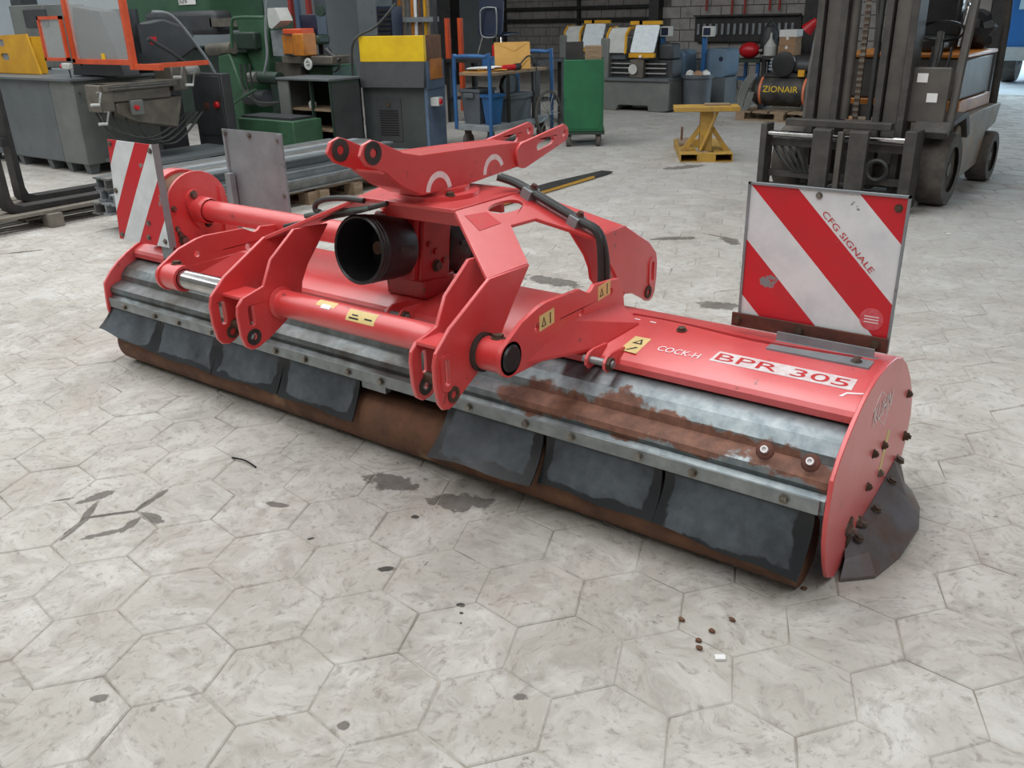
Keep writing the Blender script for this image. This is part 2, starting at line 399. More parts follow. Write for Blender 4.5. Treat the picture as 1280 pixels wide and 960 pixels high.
# hood
hp = [(0.155, 0.436), (0.152, 0.456), (0.160, 0.468), (0.196, 0.484), (0.44, 0.507), (0.60, 0.468), (0.72, 0.37), (0.75, 0.16), (0.73, 0.16), (0.68, 0.34), (0.56, 0.42), (0.40, 0.46), (0.20, 0.44)]
hood = MB().prism(hp, -1.55, 1.55).build('hood', 'red', mw, ang=20)
MB().tube([(x, 0.425+0.012*math.sin(x*9), 0.5065) for x in [0.78+0.1*i for i in range(8)]], 0.004, 5).build('weld_seam', 'red_dark', hood)
bolt(hood, (0.969, 0.387, 0.503), (0, -.1, 1), 0.012, 0.01, 'bolt_rust')
# end plates
ep = [(.117, .014), (.06, .045), (.023, .107), (-.005, .18), (-.013, .244), (-.010, .30), (-.005, .355), (.03, .398), (.074, .434), (.12, .462), (.171, .488), (.23, .508), (.29, .519), (.40, .520), (.47, .512), (.54, .488), (.61, .448), (.69, .378), (.76, .295), (.785, .22), (.77, .13), (.72, .05), (.60, .022), (.25, .014)]
for s in (1, -1):
    e = MB().px(ep, 1.55 if s > 0 else -1.562, 0.012).build('end_plate', 'red', mw, bevel=0.0025)
    if s > 0:
        for (y, z) in [(.461, .254), (.36, .271), (.344, .177), (.686, .328)]: bolt(e, (1.562, y, z), (1, 0, 0), 0.010, 0.010, 'bolt_rust', 0.004)
        bolt(e, (1.562, .467, .163), (1, 0, 0), 0.010, 0.010, 'bolt', 0.004); bolt(e, (1.562, .734, .17), (1, 0, 0), 0.012, 0.014, 'bolt_rust', 0.006)
        MB().px(slot((.21, .105), .035, .09), 1.562, 0.004).build('slot_plate', 'bolt_rust', e)
        bolt(e, (1.562, .19, .123), (1, 0, 0), 0.014, 0.014, 'bolt', 0.012); bolt(e, (1.562, .30, .088), (1, 0, 0), 0.014, 0.014, 'bolt', 0.012)
        d = [(.343, .462), (.475, .388), (.425, .330), (.284, .425)]
        n_ = len(d); cy = sum(p[0] for p in d)/4; cz = sum(p[1] for p in d)/4
        inn = [(cy+(p[0]-cy)*.93, cz+(p[1]-cz)*.93) for p in d]
        MB().px(d, 1.5621, 0.0008, [inn]).build('logo_outline', 'logo_line', e)
        t = text('KUHN', (1.5626, .292, .377), (0, 1, -.03), (0, .1, 1), .182, .052, 'white_paint', 'logo_lettering', e)
        MB().px([(.49, .29), (.525, .275), (.475, .165), (.452, .178)], 1.5621, 0.0008).build('warning_decal', 'decal_yellow', e)
    else:
        bolt(e, (-1.55, .17, .45), (1, 0, 0), 0.014, 0.014, 'bolt')
# galvanised front cover, clamp strip and flaps
cp = [(.180, .430), (.150, .424), (.100, .404), (.075, .376), (.070, .352), (.040, .346), (.016, .334), (.010, .318), (.020, .300), (.006, .288), (.006, .250)]
cov = cp+[(y+.004, z+.003) for y, z in reversed(cp)]
cover = MB().prism(cp+[(y+.006, z-.002) for y, z in reversed(cp)], -1.545, 1.545).build('front_cover', 'galv_rusty', mw, ang=25)
for x in (1.38, 1.494):
    c_ = MB().lathe([(0.024, 0), (0.021, 0.004), (0.017, 0.006)], (x, .028, .371), (0, -.8, .6), 14, True).build('rust_washer', 'rust_bar', cover)
    MB().lathe([(0.0095, 0), (0.0095, 0.012), (0.006, 0.012), (0.006, 0.004)], (x, .026, .374), (0, -.8, .6), 12, True).build('rivet_cap', 'white_paint', c_)
strip = MB().box(-1.545, 1.535, -.004, .002, .252, .292).build('clamp_strip', 'galv', mw, bevel=0.0015)
for x in (1.45, 1.206, 1.046, .83, .67, .456, .082, -.072, -.29, -.448, -.83, -1.042, -1.202, -1.423):
    bolt(strip, (x, -.004, .272), (0, -1, 0), 0.010, 0.011, 'bolt')
def flap(x0, x1, zb0, zb1, swing0, swing1, wave, seed):
    rr = random.Random(seed); nx, nz = 10, 5; P = []
    for j in range(nz+1):
        for i in range(nx+1):
            u = i/nx; t = j/nz; x = x0+(x1-x0)*u; zb = zb0+(zb1-zb0)*u+0.004*math.sin(u*9+seed)
            z = .258+(zb-.258)*t; y = .0035-(swing0+(swing1-swing0)*u)*t**1.6+wave*math.sin(u*PI*2+seed)*t
            P.append(Vector((x+(0.006*math.sin(t*3+seed) if i in (0, nx) else 0), y, z)))
    b = MB(); n = len(P); th = Vector((0, .006, 0)); w_ = nx+1
    fs = [(j*w_+i, j*w_+i+1, (j+1)*w_+i+1, (j+1)*w_+i) for j in range(nz) for i in range(nx)]
    fs += [tuple(n+k for k in reversed(f)) for f in fs]
    bd = [i for i in range(w_)]+[j*w_+nx for j in range(1, nz+1)]+[nz*w_+i for i in range(nx-1, -1, -1)]+[j*w_ for j in range(nz-1, 0, -1)]
    fs += [(bd[k], n+bd[k], n+bd[(k+1) % len(bd)], bd[(k+1) % len(bd)]) for k in range(len(bd))]
    b.add(P+[p+th for p in P], fs); return b.build('rubber_flap', 'rubber_flap', mw, ang=50)
flap(-1.56, -1.19, .165, .128, .07, .06, .003, 1); flap(-1.185, -.80, .126, .122, .06, .06, .002, 2); flap(-.795, -.412, .122, .126, .06, .06, .003, 3)
flap(-.408, -.02, .126, .118, .06, .065, .004, 4); flap(.372, .735, .135, .118, .13, .09, .004, 5); flap(.740, 1.115, .120, .112, .058, .058, .002, 6); flap(1.12, 1.522, .112, .085, .058, .062, .002, 7)
fold = MB().box(-.02, .09, .004, .03, .225, .252).build('bent_tab', 'galv', mw)
# roller and inside
rp = [(0.0, 0), (0.10, 0), (0.107, .01)]
roller = MB().lathe([(0.03, 0), (0.096, 0), (0.096, 3.0), (0.03, 3.0)], (-1.5, .068, .098), (1, 0, 0), 40, True).build('roller', 'rust', mw)
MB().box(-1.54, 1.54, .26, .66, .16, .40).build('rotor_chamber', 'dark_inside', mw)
# skid shoes
for s in (1, -1):
    outer = [(.016, .124), (.086, .19), (.115, .324), (.121, .50), (.098, .61), (.055, .70), (.0, .745)]
    mid = [(.012, .16), (.055, .225), (.070, .335), (.074, .49), (.06, .58), (.038, .66), (.0, .71)]
    X0 = 1.562
    P = [Vector((s*(X0+a), y, .012)) for a, y in outer]+[Vector((s*(X0+a), y, .052)) for a, y in mid]+[Vector((s*(X0+.001), y, z)) for y, z in [(.19, .06), (.26, .075), (.36, .085), (.48, .095), (.57, .11), (.64, .125), (.69, .13)]]
    n = 7; fs = [(r*n+i, r*n+i+1, (r+1)*n+i+1, (r+1)*n+i) for r in (0, 1) for i in range(n-1)]
    b = MB().add(P, fs); lo = [p+Vector((0, 0, -.010)) for p in P]; k = len(P)
    b.add(lo, [tuple(reversed(f)) for f in fs]); bd = list(range(n))+[n+n-1]+list(range(3*n-1, 2*n-1, -1))+[n]
    b.f += [(bd[i], bd[(i+1) % len(bd)], k+bd[(i+1) % len(bd)], k+bd[i]) for i in range(len(bd))]
    sk = b.build('skid_shoe', 'skid', mw, ang=20)
    if s > 0:
        for a, y, z in [(.02, .24, .075), (.022, .40, .085), (.02, .56, .10), (.012, .66, .12)]: bolt(sk, (X0+a, y, z), (.4, 0, 1), 0.011, 0.01, 'bolt_rust')
# hinges of the cover
for x in (-.85, .068, .849):
    hg = MB()
    for dx in (-.03, .03):
        hg.px([(.10, .445), (.085, .46), (.085, .478), (.10, .492), (.125, .497), (.20, .492), (.20, .46), (.13, .448)], x+dx-.004, .008)
    h_ = hg.build('hinge', 'red', mw); MB().cyl((x-.05, .108, .470), (x+.05, .108, .470), .011, n=12).build('hinge_pin', 'galv', h_)
    MB().cyl((x+.034, .108, .470), (x+.044, .108, .470), .02, n=6).build('nut', 'bolt_rust', h_)
# arms that carry the slide bar
BY, BZ = -.186, .556
ao = circ((BY, BZ), .052, 10, PI*1.5, PI*.75)
ao = [(BY+.052*math.cos(t), BZ+.052*math.sin(t)) for t in [PI*.70+(PI*.95)*i/10 for i in range(11)]]
arm_out = list(reversed(ao))  # from lower right of the boss round its front to the upper side
arm_out = [(BY+.052*math.cos(t), BZ+.052*math.sin(t)) for t in [-PI*.45-(PI*.80)*i/10 for i in range(11)]]+[(-.134, .640), (-.06, .660), (-.02, .665), (.15, .658), (.185, .640), (.20, .634), (.215, .638), (.23, .650), (.37, .636), (.40, .60), (.42, .49), (.18, .47), (.14, .50), (0, .50)]
for s in (1, -1):
    x = s*.752-.007
    arm = MB().px(arm_out, x, .014, [circ((-.065, .607), .012, 10), circ((.325, .605), .013, 10), circ((.16, .585), .014, 10)]).build('slide_arm', 'red', mw, bevel=0.002)
    lo_, hi_ = (x-.085, x+.014) if s > 0 else (x, x+.10)
    MB().ring(.036, .046, hi_-lo_, (lo_, BY, BZ), (1, 0, 0)).build('bar_socket', 'red', arm)
    if s > 0: MB().lathe([(0.001, .006), (.034, .006), (.038, 0)], (hi_, BY, BZ), (1, 0, 0), 24).build('end_cap', 'black_plastic', arm)
    bolt(arm, ((lo_+hi_)/2, BY+.01, BZ+.043), (0, .1, 1), 0.015, 0.012, 'bolt_rust')
    for q in (1, -1):
        xx = x+(.014 if q > 0 else 0)
        T = Vector((xx, -.12, .525)); A1 = Vector((xx, .11, .576)); A2 = Vector((xx, .385, .555)); B1 = Vector((xx+q*.05, .170, .487)); B2 = Vector((xx+q*.075, .37, .506)); B3 = Vector((xx, .165, .475))
        dn = Vector((0, 0, -.008)); g = MB()
        for poly in ([T, A1, B1], [A1, A2, B2, B1]):
            k = len(poly); g.add(poly+[p+dn for p in poly], [tuple(range(k)), tuple(range(2*k-1, k-1, -1))]+[(i, k+i, k+(i+1) % k, (i+1) % k) for i in range(k)])
        g.build('gusset', 'red', arm, ang=10)
    if s > 0:
        for (y, z) in ((-.02, .611), (.285, .615)):
            dc = MB().px([(y-.036, z-.02), (y+.036, z-.014), (y+.036, z+.03), (y-.036, z+.024)], x+.0142, .0006).build('warning_decal', 'decal_yellow', arm)
            MB().px([(y-.026, z-.010), (y-.004, z-.009), (y-.015, z+.018)], x+.0148, .0004, [[(y-.021, z-.007), (y-.009, z-.0065), (y-.015, z+.010)]]).px([(y+.014, z-.01), (y+.019, z-.01), (y+.019, z+.022), (y+.014, z+.022)], x+.0148, .0004).build('decal_print', 'ink', dc)
bar = MB().cyl((-.756, BY, BZ), (.75, BY, BZ), .034, n=28).build('slide_bar', 'chrome', mw)
# headstock: sleeve tube, clevis plates, legs, roof sheets
tube = MB().cyl((XC-.355, BY, BZ), (XC+.355, BY, BZ), .043, n=32).lathe([(.043, 0), (.052, .004), (.052, .012), (.043, .016)], (XC-.352, BY, BZ), (1, 0, 0), 32).build('sleeve_tube', 'red', mw)
def tube_decal(x0, x1, a0, a1, mat, name, r=.0434):
    P = []; n = 6
    for i in range(n+1):
        t = a0+(a1-a0)*i/n
        P += [(x0, BY-r*math.cos(t), BZ+r*math.sin(t)), (x1, BY-r*math.cos(t), BZ+r*math.sin(t))]
    return MB().add(P, [(2*i, 2*i+1, 2*i+3, 2*i+2) for i in range(n)]).build(name, mat, tube)
d_ = tube_decal(.185, .30, .35, 1.25, 'decal_yellow', 'warning_decal')
tube_decal(.197, .235, .5, .62, 'ink', 'decal_print', .0437); tube_decal(.205, .23, .75, .85, 'ink', 'decal_print', .0437); tube_decal(.258, .288, .62, .74, 'ink', 'decal_print', .0437)
tube_decal(.045, .125, .9, 1.5, 'decal_yellow', 'warning_decal'); tube_decal(.07, .11, .75, 1.1, 'white_paint', 'warning_decal', .0437)
CY = .22
outer_o = [(-.142, .745), (.045, .742), (-.02, .67), (-.085, .592), (-.115, .545), (-.15, .512), (-.206, .500), (-.277, .463), (-.305, .446), (-.330, .440), (-.352, .446), (-.367, .466), (-.377, .52), (-.377, .575), (-.368, .606), (-.311, .656)]
inner_o = [(-.10, .775), (.045, .765), (.0, .715), (-.06, .65), (-.09, .60), (-.10, .56), (-.171, .492), (-.252, .452), (-.29, .438), (-.320, .437), (-.340, .452), (-.352, .49), (-.355, .555), (-.350, .585), (-.330, .606), (-.246, .624), (-.205, .70)]
def mirror(o): return [(2*CY-y, z) for y, z in o]
leg_sets = []
for s in (1, -1):
    for back in (0, 1):
        f = mirror if back else (lambda o: o)
        xo = XC+s*.455; yp = (2*CY+.312) if back else -.312
        ysl = (2*CY+.335) if back else -.335
        lg = MB().px(f(outer_o), xo-.006, .012, [slot((ysl, .545), .020, .075)]).build('headstock_leg', 'red', mw, bevel=0.003)
        # slot doubler, pin bush
        MB().px(slot((ysl, .545), .046, .105), xo+.006 if s > 0 else xo-.011, .005, [slot((ysl, .545), .020, .075)]).build('slot_doubler', 'red', lg)
        MB().ring(.012, .022, .022, (xo-.011, yp, .477), (1, 0, 0), 18).build('pin_bush', 'bolt_rust', lg)
        ip = MB().px(f(inner_o), XC+s*.355-.006, .012, [slot((ysl+(.03 if not back else -.03), .545), .018, .065), circ((yp, .477), .016, 12)]).build('clevis_plate', 'red', mw, bevel=0.003)
        if not back:
            MB().ring(.013, .026, .02, (XC+s*.355-.010, -.307, .477), (1, 0, 0), 18).build('pin_bush', 'black_dust', ip)
            MB().box(XC+s*.36, XC+s*.45, -.33, -.24, .60, .608).build('web', 'red', ip)
            MB().cyl((XC+s*.36, -.30, .50), (XC+s*.45, -.30, .50), .016, n=12).build('spacer', 'bolt_rust', ip)
            MB().ring(.036, .054, .014, (xo+.006 if s > 0 else xo-.02, BY, BZ), (1, 0, 0), 24).build('bar_seal', 'black_dust', lg)
        # inner web linking the two plates of a leg up to the roof
        yw = (2*CY+.10) if back else -.10
MB().ring(.034, .040, .03, (.662, BY, BZ), (1, 0, 0)).build('bar_collar', 'galv', mw)
# sloping roof sheets: u = y, v = distance down the slope
SL = Vector((.255, 0, -.119)); sl = SL.length
def slope(s): 
    v = Vector((s*.255, 0, -.119)).normalized(); return v
sheet_o = [(.04, 0), (-.142, sl), (.045, sl), (.085, sl*.80), (.160, sl*.44), (.284, sl*.46), (.395, sl), (.582, sl), (.40, 0)]
oval = [(.238+.082*math.cos(t), sl*.15+.027*math.sin(t)) for t in [2*PI*i/24 for i in range(24)]]
for s in (1, -1):
    v = slope(s); org = Vector((XC+s*.20, 0, .864))
    sh_ = MB().plate(sheet_o, org+Vector((0, 0, 0 if s > 0 else -.012)), (0, 1, 0), v, .012, [oval]).build('roof_sheet', 'red', mw, bevel=0.002)
    if s > 0:
        MB().plate([(.05, sl*.11), (.03, sl*.38), (.135, sl*.37), (.14, sl*.15)], org+Vector((0, 0, .0014)), (0, 1, 0), v, .0006).build('repaint_patch', 'letter_red', sh_)
MB().plate([(XC-.2, .04), (XC+.2, .04), (XC+.2, .40), (XC-.2, .40), (XC-.26, .22)], (0, 0, .856), (1, 0, 0), (0, 1, 0), .012).build('roof_plate', 'red', mw, bevel=0.002)
for y in (.11, .33): MB().box(XC-.15, XC+.15, y, y+.015, .80, .856).build('roof_rib', 'red', mw)
# swivelling top-link arm
turn = MB().lathe([(.001, 0), (.13, 0), (.13, .014), (.10, .016), (.10, .03), (.001, .03)], (XC, .2, .868), (0, 0, 1), 36).build('turntable', 'red', mw)
for x, y in ((.10, .13), (.30, .14)): bolt(turn, (x, y, .881), (0, 0, 1), .012, .012, 'bolt_rust')
tl_side = [(-.175, 1.068), (-.14, 1.078), (-.11, 1.068), (-.02, 1.028), (.05, 1.012), (.35, 1.000), (.58, .988), (.62, .965), (.60, .912), (.44, .905), (.30, .895), (.05, .895), (-.03, .932), (-.10, .985), (-.165, 1.010), (-.19, 1.040)]
ta = MB()
for s in (1, -1): ta.px(tl_side, XC+s*.064-.006, .012)
tlink = ta.box(XC-.064, XC+.064, 0, .56, .993, 1.002, Matrix.Translation((0, 0, .012)) @ Matrix.Shear('XY', 4, (0, 0)) if False else None)
top_p = [(-.02, 1.026), (.05, 1.010), (.35, .998), (.57, .986), (.57, .978), (.35, .990), (.05, 1.002), (-.02, 1.018)]
bot_p = [(-.09, .985), (-.03, .938), (.05, .901), (.30, .901), (.60, .918), (.60, .91), (.30, .893), (.05, .893), (-.03, .930), (-.09, .977)]
ta.v = ta.v[:-8]; ta.f = ta.f[:-6]
ta.px(top_p, XC-.062, .124).px(bot_p, XC-.062, .124)
tlink = ta.build('top_link_arm', 'red', mw, bevel=0.002)
def lug_out(): 
    a = Vector((.555, .945)); b_ = Vector((.80, .990)); d = (b_-a).normalized(); n = Vector((-d.y, d.x)); r = .043; r2 = .03; o = []
    for i in range(9):
        t = PI/2+PI*i/8; o.append(tuple(a+d*(r*math.cos(t))+n*(r*math.sin(t))))
    for i in range(9):
        t = -PI/2+PI*i/8; o.append(tuple(b_+d*(r2*math.cos(t))+n*(r2*math.sin(t))))
    sl_ = []
    for i in range(13):
        t = PI/2+PI*i/6 if i < 7 else -PI/2+PI*(i-7)/5*1.0
        c_ = a+d*.09 if i < 7 else a+d*.17
        sl_.append(tuple(c_+d*(.013*math.cos(t))+n*(.013*math.sin(t))))
    return o, sl_, tuple(b_)
lo, sl_, be = lug_out()
for s in (1, -1):
    MB().px(lo, XC+s*.076-.006, .012, [sl_, circ(be, .012, 12)]).build('slotted_lug', 'red', tlink, bevel=0.002)
    MB().ring(.013, .032, .018, (XC+s*.064-.009, -.142, 1.043), (1, 0, 0), 22).build('pin_ring', 'black_dust', tlink)
def arc_mark(cy, cz, r0, a0, a1, wd):
    o = [(cy+(r0+wd)*math.cos(t), cz+(r0+wd)*1.05*math.sin(t)) for t in [a0+(a1-a0)*i/12 for i in range(13)]]+[(cy+r0*math.cos(t), cz+r0*1.05*math.sin(t)) for t in [a1+(a0-a1)*i/12 for i in range(13)]]
    return MB().px(o, XC+.0702, .0005).build('spray_mark', 'white_spray', tlink)
arc_mark(.125, .892, .042, .15, PI-.15, .018); arc_mark(.40, .91, .04, .35, PI, .016)
# gearbox with PTO guards
gx = 0.0; g0 = Vector((gx, .023, .70)); g1 = Vector((gx, .52, .63)); gd = (g1-g0).normalized()
gb = MB(); RM = Matrix.Rotation(-.14, 3, 'X')
gb.cbox((gx, .295, .658), (.19, .15, .215), RM).cbox((gx, .31, .525), (.18, .16, .07)).cbox((gx-.01, .212, .672), (.19, .03, .215), RM)
gear = gb.build('gearbox', 'red_dark', mw, bevel=0.008)
for dy, dz in ((.05, .02), (.08, -.01), (.12, -.05)): bolt(gear, (gx+.095, .21+dy, .66+dz), (1, 0, 0), .010, .006, 'red_dark')
bolt(gear, (gx+.095, .29, .60), (1, 0, 0), .016, .014, 'bolt_rust')
MB().cbox((gx, .30, .772), (.08, .06, .02), RM).build('breather', 'red_dark', gear)
gd0 = MB().lathe([(.001, .16), (.095, .16), (.101, .004), (.106, 0), (.112, .004), (.112, .011), (.108, .014), (.112, .018), (.112, .025), (.108, .028), (.112, .032), (.112, .039), (.108, .042), (.110, .048), (.108, .13), (.104, .175), (.09, .19)], g0, gd, 40).build('pto_guard', 'black_plastic', gear)
MB().cbox(g0+gd*.12+Vector((.108, 0, .01)), (.008, .07, .014), RM).build('guard_rib', 'black_dust', gd0)
MB().cyl(g0+gd*.09, g0+gd*.17, .022, n=12).build('splined_shaft', 'bolt_rust', gd0)
gd1 = MB().lathe([(.08, .345), (.104, .355), (.110, .37), (.112, .46), (.122, .465), (.122, .50), (.105, .50), (.095, .38)], g0, gd, 40).build('pto_guard', 'black_plastic', gear)
MB().cbox(g0+gd*.42+Vector((.112, 0, .01)), (.008, .07, .014), RM).build('guard_rib', 'black_dust', gd1)
# drive tube and belt housing at the far end
ty, tz = .345, .640
dt = MB().cyl((-1.30, ty, tz), (-.08, ty, tz), .044, n=28).build('drive_tube', 'red', mw)
hou = [(.19, .50), (.188, .60), (.20, .68)]+[(.345+.152*math.cos(t), .655+.145*math.sin(t)) for t in [PI*.82-(PI*.72)*i/12 for i in range(13)]]+[(.50, .62), (.54, .50)]
bh = MB().px(hou, -1.31, .012).build('belt_housing', 'red', mw, bevel=0.002)
MB().px([(.345+(y-.345)*.95, .5+(z-.5)*.95) for y, z in hou], -1.40, .09).build('dust_band', 'rust', bh)
MB().px(hou, -1.47, .07).build('housing_back', 'red', bh, bevel=0.003)
flo = [(ty+.062*math.cos(t), tz+.062*math.sin(t)) for t in [2*PI*i/20 for i in range(20)]]
fg = MB().px([(ty+(.07+.02*math.cos(2*(t-1.9)))*math.cos(t), tz+(.07+.02*math.cos(2*(t-1.9)))*math.sin(t)) for t in [2*PI*i/28 for i in range(28)]], -1.298, .014).lathe([(.056, 0), (.056, .06), (.05, .075)], (-1.29, ty, tz), (1, 0, 0), 24).build('tube_flange', 'red', bh)
bolt(fg, (-1.284, ty-.025, tz+.066), (1, 0, 0), .013, .012, 'bolt'); bolt(fg, (-1.284, ty+.025, tz-.066), (1, 0, 0), .013, .012, 'bolt_rust')
for y, z in ((.225, .66), (.225, .575), (.235, .55)): bolt(bh, (-1.298, y, z), (1, 0, 0), .010, .010, 'bolt')
bolt(bh, (-1.298, .245, .522), (1, 0, 0), .017, .02, 'bolt')
MB().box(-1.298, -1.286, .455, .47, .50, .72).build('housing_rib', 'red', bh); MB().box(-1.298, -1.286, .195, .208, .50, .62).build('housing_rib', 'red', bh)
# marker boards
mr = MB().box(1.105, 1.528, .488, .492, .512, .935).build('marker_board', 'marker_right', mw, label='square red and white striped marker board lettered CFG SIGNALE')
fr = MB()
for a in ((1.101, 1.108, .484, .496, .512, .938), (1.525, 1.531, .484, .496, .512, .938), (1.101, 1.531, .484, .496, .932, .938)): fr.box(*a)
fr.build('board_rim', 'galv_dull', mr)
bk = MB().box(1.086, 1.530, .476, .484, .515, .556).build('bracket_bar', 'rust_bar', mr, bevel=0.001)
for x in (1.105, 1.29, 1.50): bolt(bk, (x, .476, .535), (0, -1, 0), .010, .010, 'bolt_rust')
ab = MB().box(1.235, 1.505, .45, .457, .498, .530).box(1.235, 1.515, .372, .457, .500, .506).build('angle_bracket', 'galv_dull', mr)
bolt(ab, (1.475, .40, .506), (0, 0, 1), .011, .012, 'bolt')
dg = Vector((1, 0, -1)).normalized(); dn_ = Vector((1, 0, 1)).normalized()
text('CFG SIGNALE', (1.312, .4876, .870), dg, dn_, .205, .016, 'letter_red', 'board_lettering', mr)
bolt(mr, (1.505, .488, .905), (0, -1, 0), .008, .006, 'bolt_rust'); bolt(mr, (1.30, .488, .918), (0, -1, 0), .007, .006, 'bolt')
sr = MB().lathe([(.001, .0005), (.031, .0005), (.0315, 0)], (1.477, .4878, .60), (0, -1, 0), 24).build('round_sticker', 'seal_red', mr)
for q_ in (-.008, 0, .008): MB().box(1.458, 1.496, .4868, .4872, .60+q_-.0016, .60+q_+.0016).build('sticker_line', 'logo_line', sr)
# left board stands turned a little beside the far end
lc = [at(134, 174, 'y', .10), at(189, 181, 'y', .13), at(212, 310, 'y', .13), at(150, 298, 'y', .10)]
th_ = Vector((0, .004, 0))
def lbp(u, v): return lc[0]*(1-u)*(1-v)+lc[1]*u*(1-v)+lc[2]*u*v+lc[3]*(1-u)*v
lb = MB().add(lc+[p+th_ for p in lc], [(0, 1, 2, 3), (7, 6, 5, 4), (0, 4, 5, 1), (1, 5, 6, 2), (2, 6, 7, 3), (3, 7, 4, 0)]).build('marker_board', 'marker_left', mw, label='striped marker board with scratched face on the belt drive end')
for u, v in ((.05, .04), (.95, .06), (.94, .94), (.62, .93), (.07, .95), (.05, .5), (.66, .78)): bolt(lb, lbp(u, v), (0, -1, 0), .009, .007, 'bolt')
e0, e1 = lc[1], lc[2]
MB().add([e0, e1, e1+Vector((.004, .03, 0)), e0+Vector((.004, .03, 0)), e0+th_, e1+th_, e1+Vector((0, .03, 0)), e0+Vector((0, .03, 0))], [(0, 1, 2, 3), (7, 6, 5, 4), (0, 4, 5, 1), (1, 5, 6, 2), (2, 6, 7, 3), (3, 7, 4, 0)]).build('board_edge', 'galv_dull', lb)
q_ = lbp(.95, .8)
MB().box(q_.x-.05, q_.x+.02, q_.y+.006, q_.y+.016, .44, .66).build('bracket', 'galv_dull', lb); MB().box(q_.x-.05, q_.x+.03, q_.y+.006, .25, .44, .47).build('bracket', 'galv_dull', lb)
# bare back of the board that faces the other way
gbk = MB().box(-1.675, -1.25, .80, .804, .50, .905).build('marker_board_back', 'galv_dull', mw, label='bare grey sheet metal back of a marker board')
MB().box(-1.28, -1.25, .792, .80, .42, .90).build('board_edge', 'galv_dull', gbk); MB().box(-1.675, -1.66, .792, .80, .42, .905).build('board_edge', 'galv_dull', gbk)
MB().box(-1.66, -1.62, .76, .79, .40, .70).build('bracket', 'galv_dull', gbk)
for x, z in ((-1.66, .888), (-1.275, .872), (-1.275, .62), (-1.66, .66), (-1.48, .885)): bolt(gbk, (x, .796, z), (0, -1, 0), .010, .008, 'bolt')
# decals on the hood: u along x, v up the slope
hv = Vector((0, .244, .023)).normalized(); hn = Vector((1, 0, 0)).cross(hv)
def hp_(x, y): return Vector((x, y, .484+(y-.196)*.023/.244))+hn*.0008
def hood_patch(pts, mat, name, parent, lift=0):
    return MB().add([hp_(*p)+hn*lift for p in pts], [tuple(range(len(pts)))]).build(name, mat, parent)
st = hood_patch([(.868, .190), (.925, .186), (.918, .293), (.866, .292)], 'decal_yellow', 'warning_decal', hood)
hood_patch([(.880, .245), (.912, .245), (.897, .280)], 'ink', 'decal_print', st, .0006); hood_patch([(.885, .2), (.89, .197), (.912, .222), (.905, .226)], 'ink', 'decal_print', st, .0006)
hood_patch([(.889, .251), (.904, .251), (.897, .268)], 'decal_yellow', 'decal_print', st, .0009)
text('COCK-H', hp_(.965, .232), (1, 0, 0), hv, .128, .032, 'white_spray', 'sprayed_lettering', hood)
pl = hood_patch([(1.124, .240), (1.512, .240), (1.508, .305), (1.128, .305)], 'decal_white', 'name_decal', hood)
text('BPR 305', hp_(1.135, .250), (1, 0, 0), hv, .362, .044, 'letter_red', 'decal_lettering', pl, th=.0008)
for q_ in (.80, .855): hood_patch([(q_, .40), (q_+.022, .40), (q_+.020, .406), (q_, .407)], 'white_spray', 'spray_mark', hood, .0004)
hood_patch([(1.494, .199), (1.503, .198), (1.508, .216), (1.546, .232), (1.546, .240), (1.505, .225)], 'white_spray', 'spray_mark', hood, .0004)
# hydraulic hoses
hz = MB()
def sp(y, w_, lift=.02): return Vector((XC+.20, y, .864))+slope(1)*(sl*w_)+Vector((.008, 0, lift))
for k in (0, 1):
    q_ = .016*k
    hz.tube([sp(.32+q_, -.25), sp(.350+q_, -.1), sp(.362+q_, .10), sp(.372+q_, .42), sp(.385+q_, .78), sp(.40+q_, 1.0, .012), Vector((.672+.01*k, .41+q_, .67)), Vector((.672+.01*k, .41+q_, .57)), Vector((.665, .41, .50))], .011, 8)
hose = hz.build('hydraulic_hose', 'rubber_hose', mw)
for w_, y in ((.10, .370), (.72, .392)):
    q = sp(y, w_, .012)
    MB().cbox(q, (.034, .052, .032), Matrix.Rotation(.43, 3, 'Y')).build('hose_clamp', 'galv_dull', hose); bolt(hose, q+Vector((.008, .01, .015)), (.4, 0, .9), .010, .012, 'rust_bar')
H_ = lambda l: [at(x, y, 'y', .03) for x, y in l]
lh = MB().tube(H_([(455, 251), (430, 248), (408, 249), (396, 254), (394, 262), (400, 265)]), .009, 8).build('looped_hose', 'rubber_hose', mw)
MB().tube(H_([(462, 260), (430, 264), (400, 267), (382, 270)]), .009, 8).build('looped_hose', 'mach_hose', mw)
MB().tube(H_([(484, 254), (455, 262), (430, 268), (395, 275), (356, 283)]), .008, 8).build('looped_hose', 'rubber_hose', mw)

# ------------------------------------------------------------------ hall shell
pm('block', S(158, 154, 150), S(142, 138, 134), 6, 0.9, bump=0.2, bscale=40, spots=[(S(120, 116, 112), 3, 0.6, 0.8)])
pm('mortar', S(96, 92, 90), S(80, 78, 76), 10, 0.95)
pm('pale_wall', S(168, 178, 184), S(156, 166, 172), 1.2, 0.8)
pm('ceiling_sheet', S(190, 190, 188), rough=0.9)
pm('dark_steel', S(48, 48, 50), S(64, 62, 60), 9, 0.55, 0.4)
pm('grey_wall', S(150, 148, 144), S(136, 134, 130), 1.0, 0.9)
ceil = struct(MB().box(-13.3, 6.8, -6.3, 18, 6.5, 6.6).build('ceiling', 'ceiling_sheet'))
struct(MB().box(-13.3, -13.0, -6.3, 18.0, 0, 6.5).build('wall_left', 'pale_wall'))
struct(MB().box(6.5, 6.8, -6.3, 14.4, 0, 6.5).build('wall_right', 'grey_wall'))
struct(MB().box(-13.3, 6.8, -6.3, -6.0, 0, 6.5).build('wall_front', 'grey_wall'))
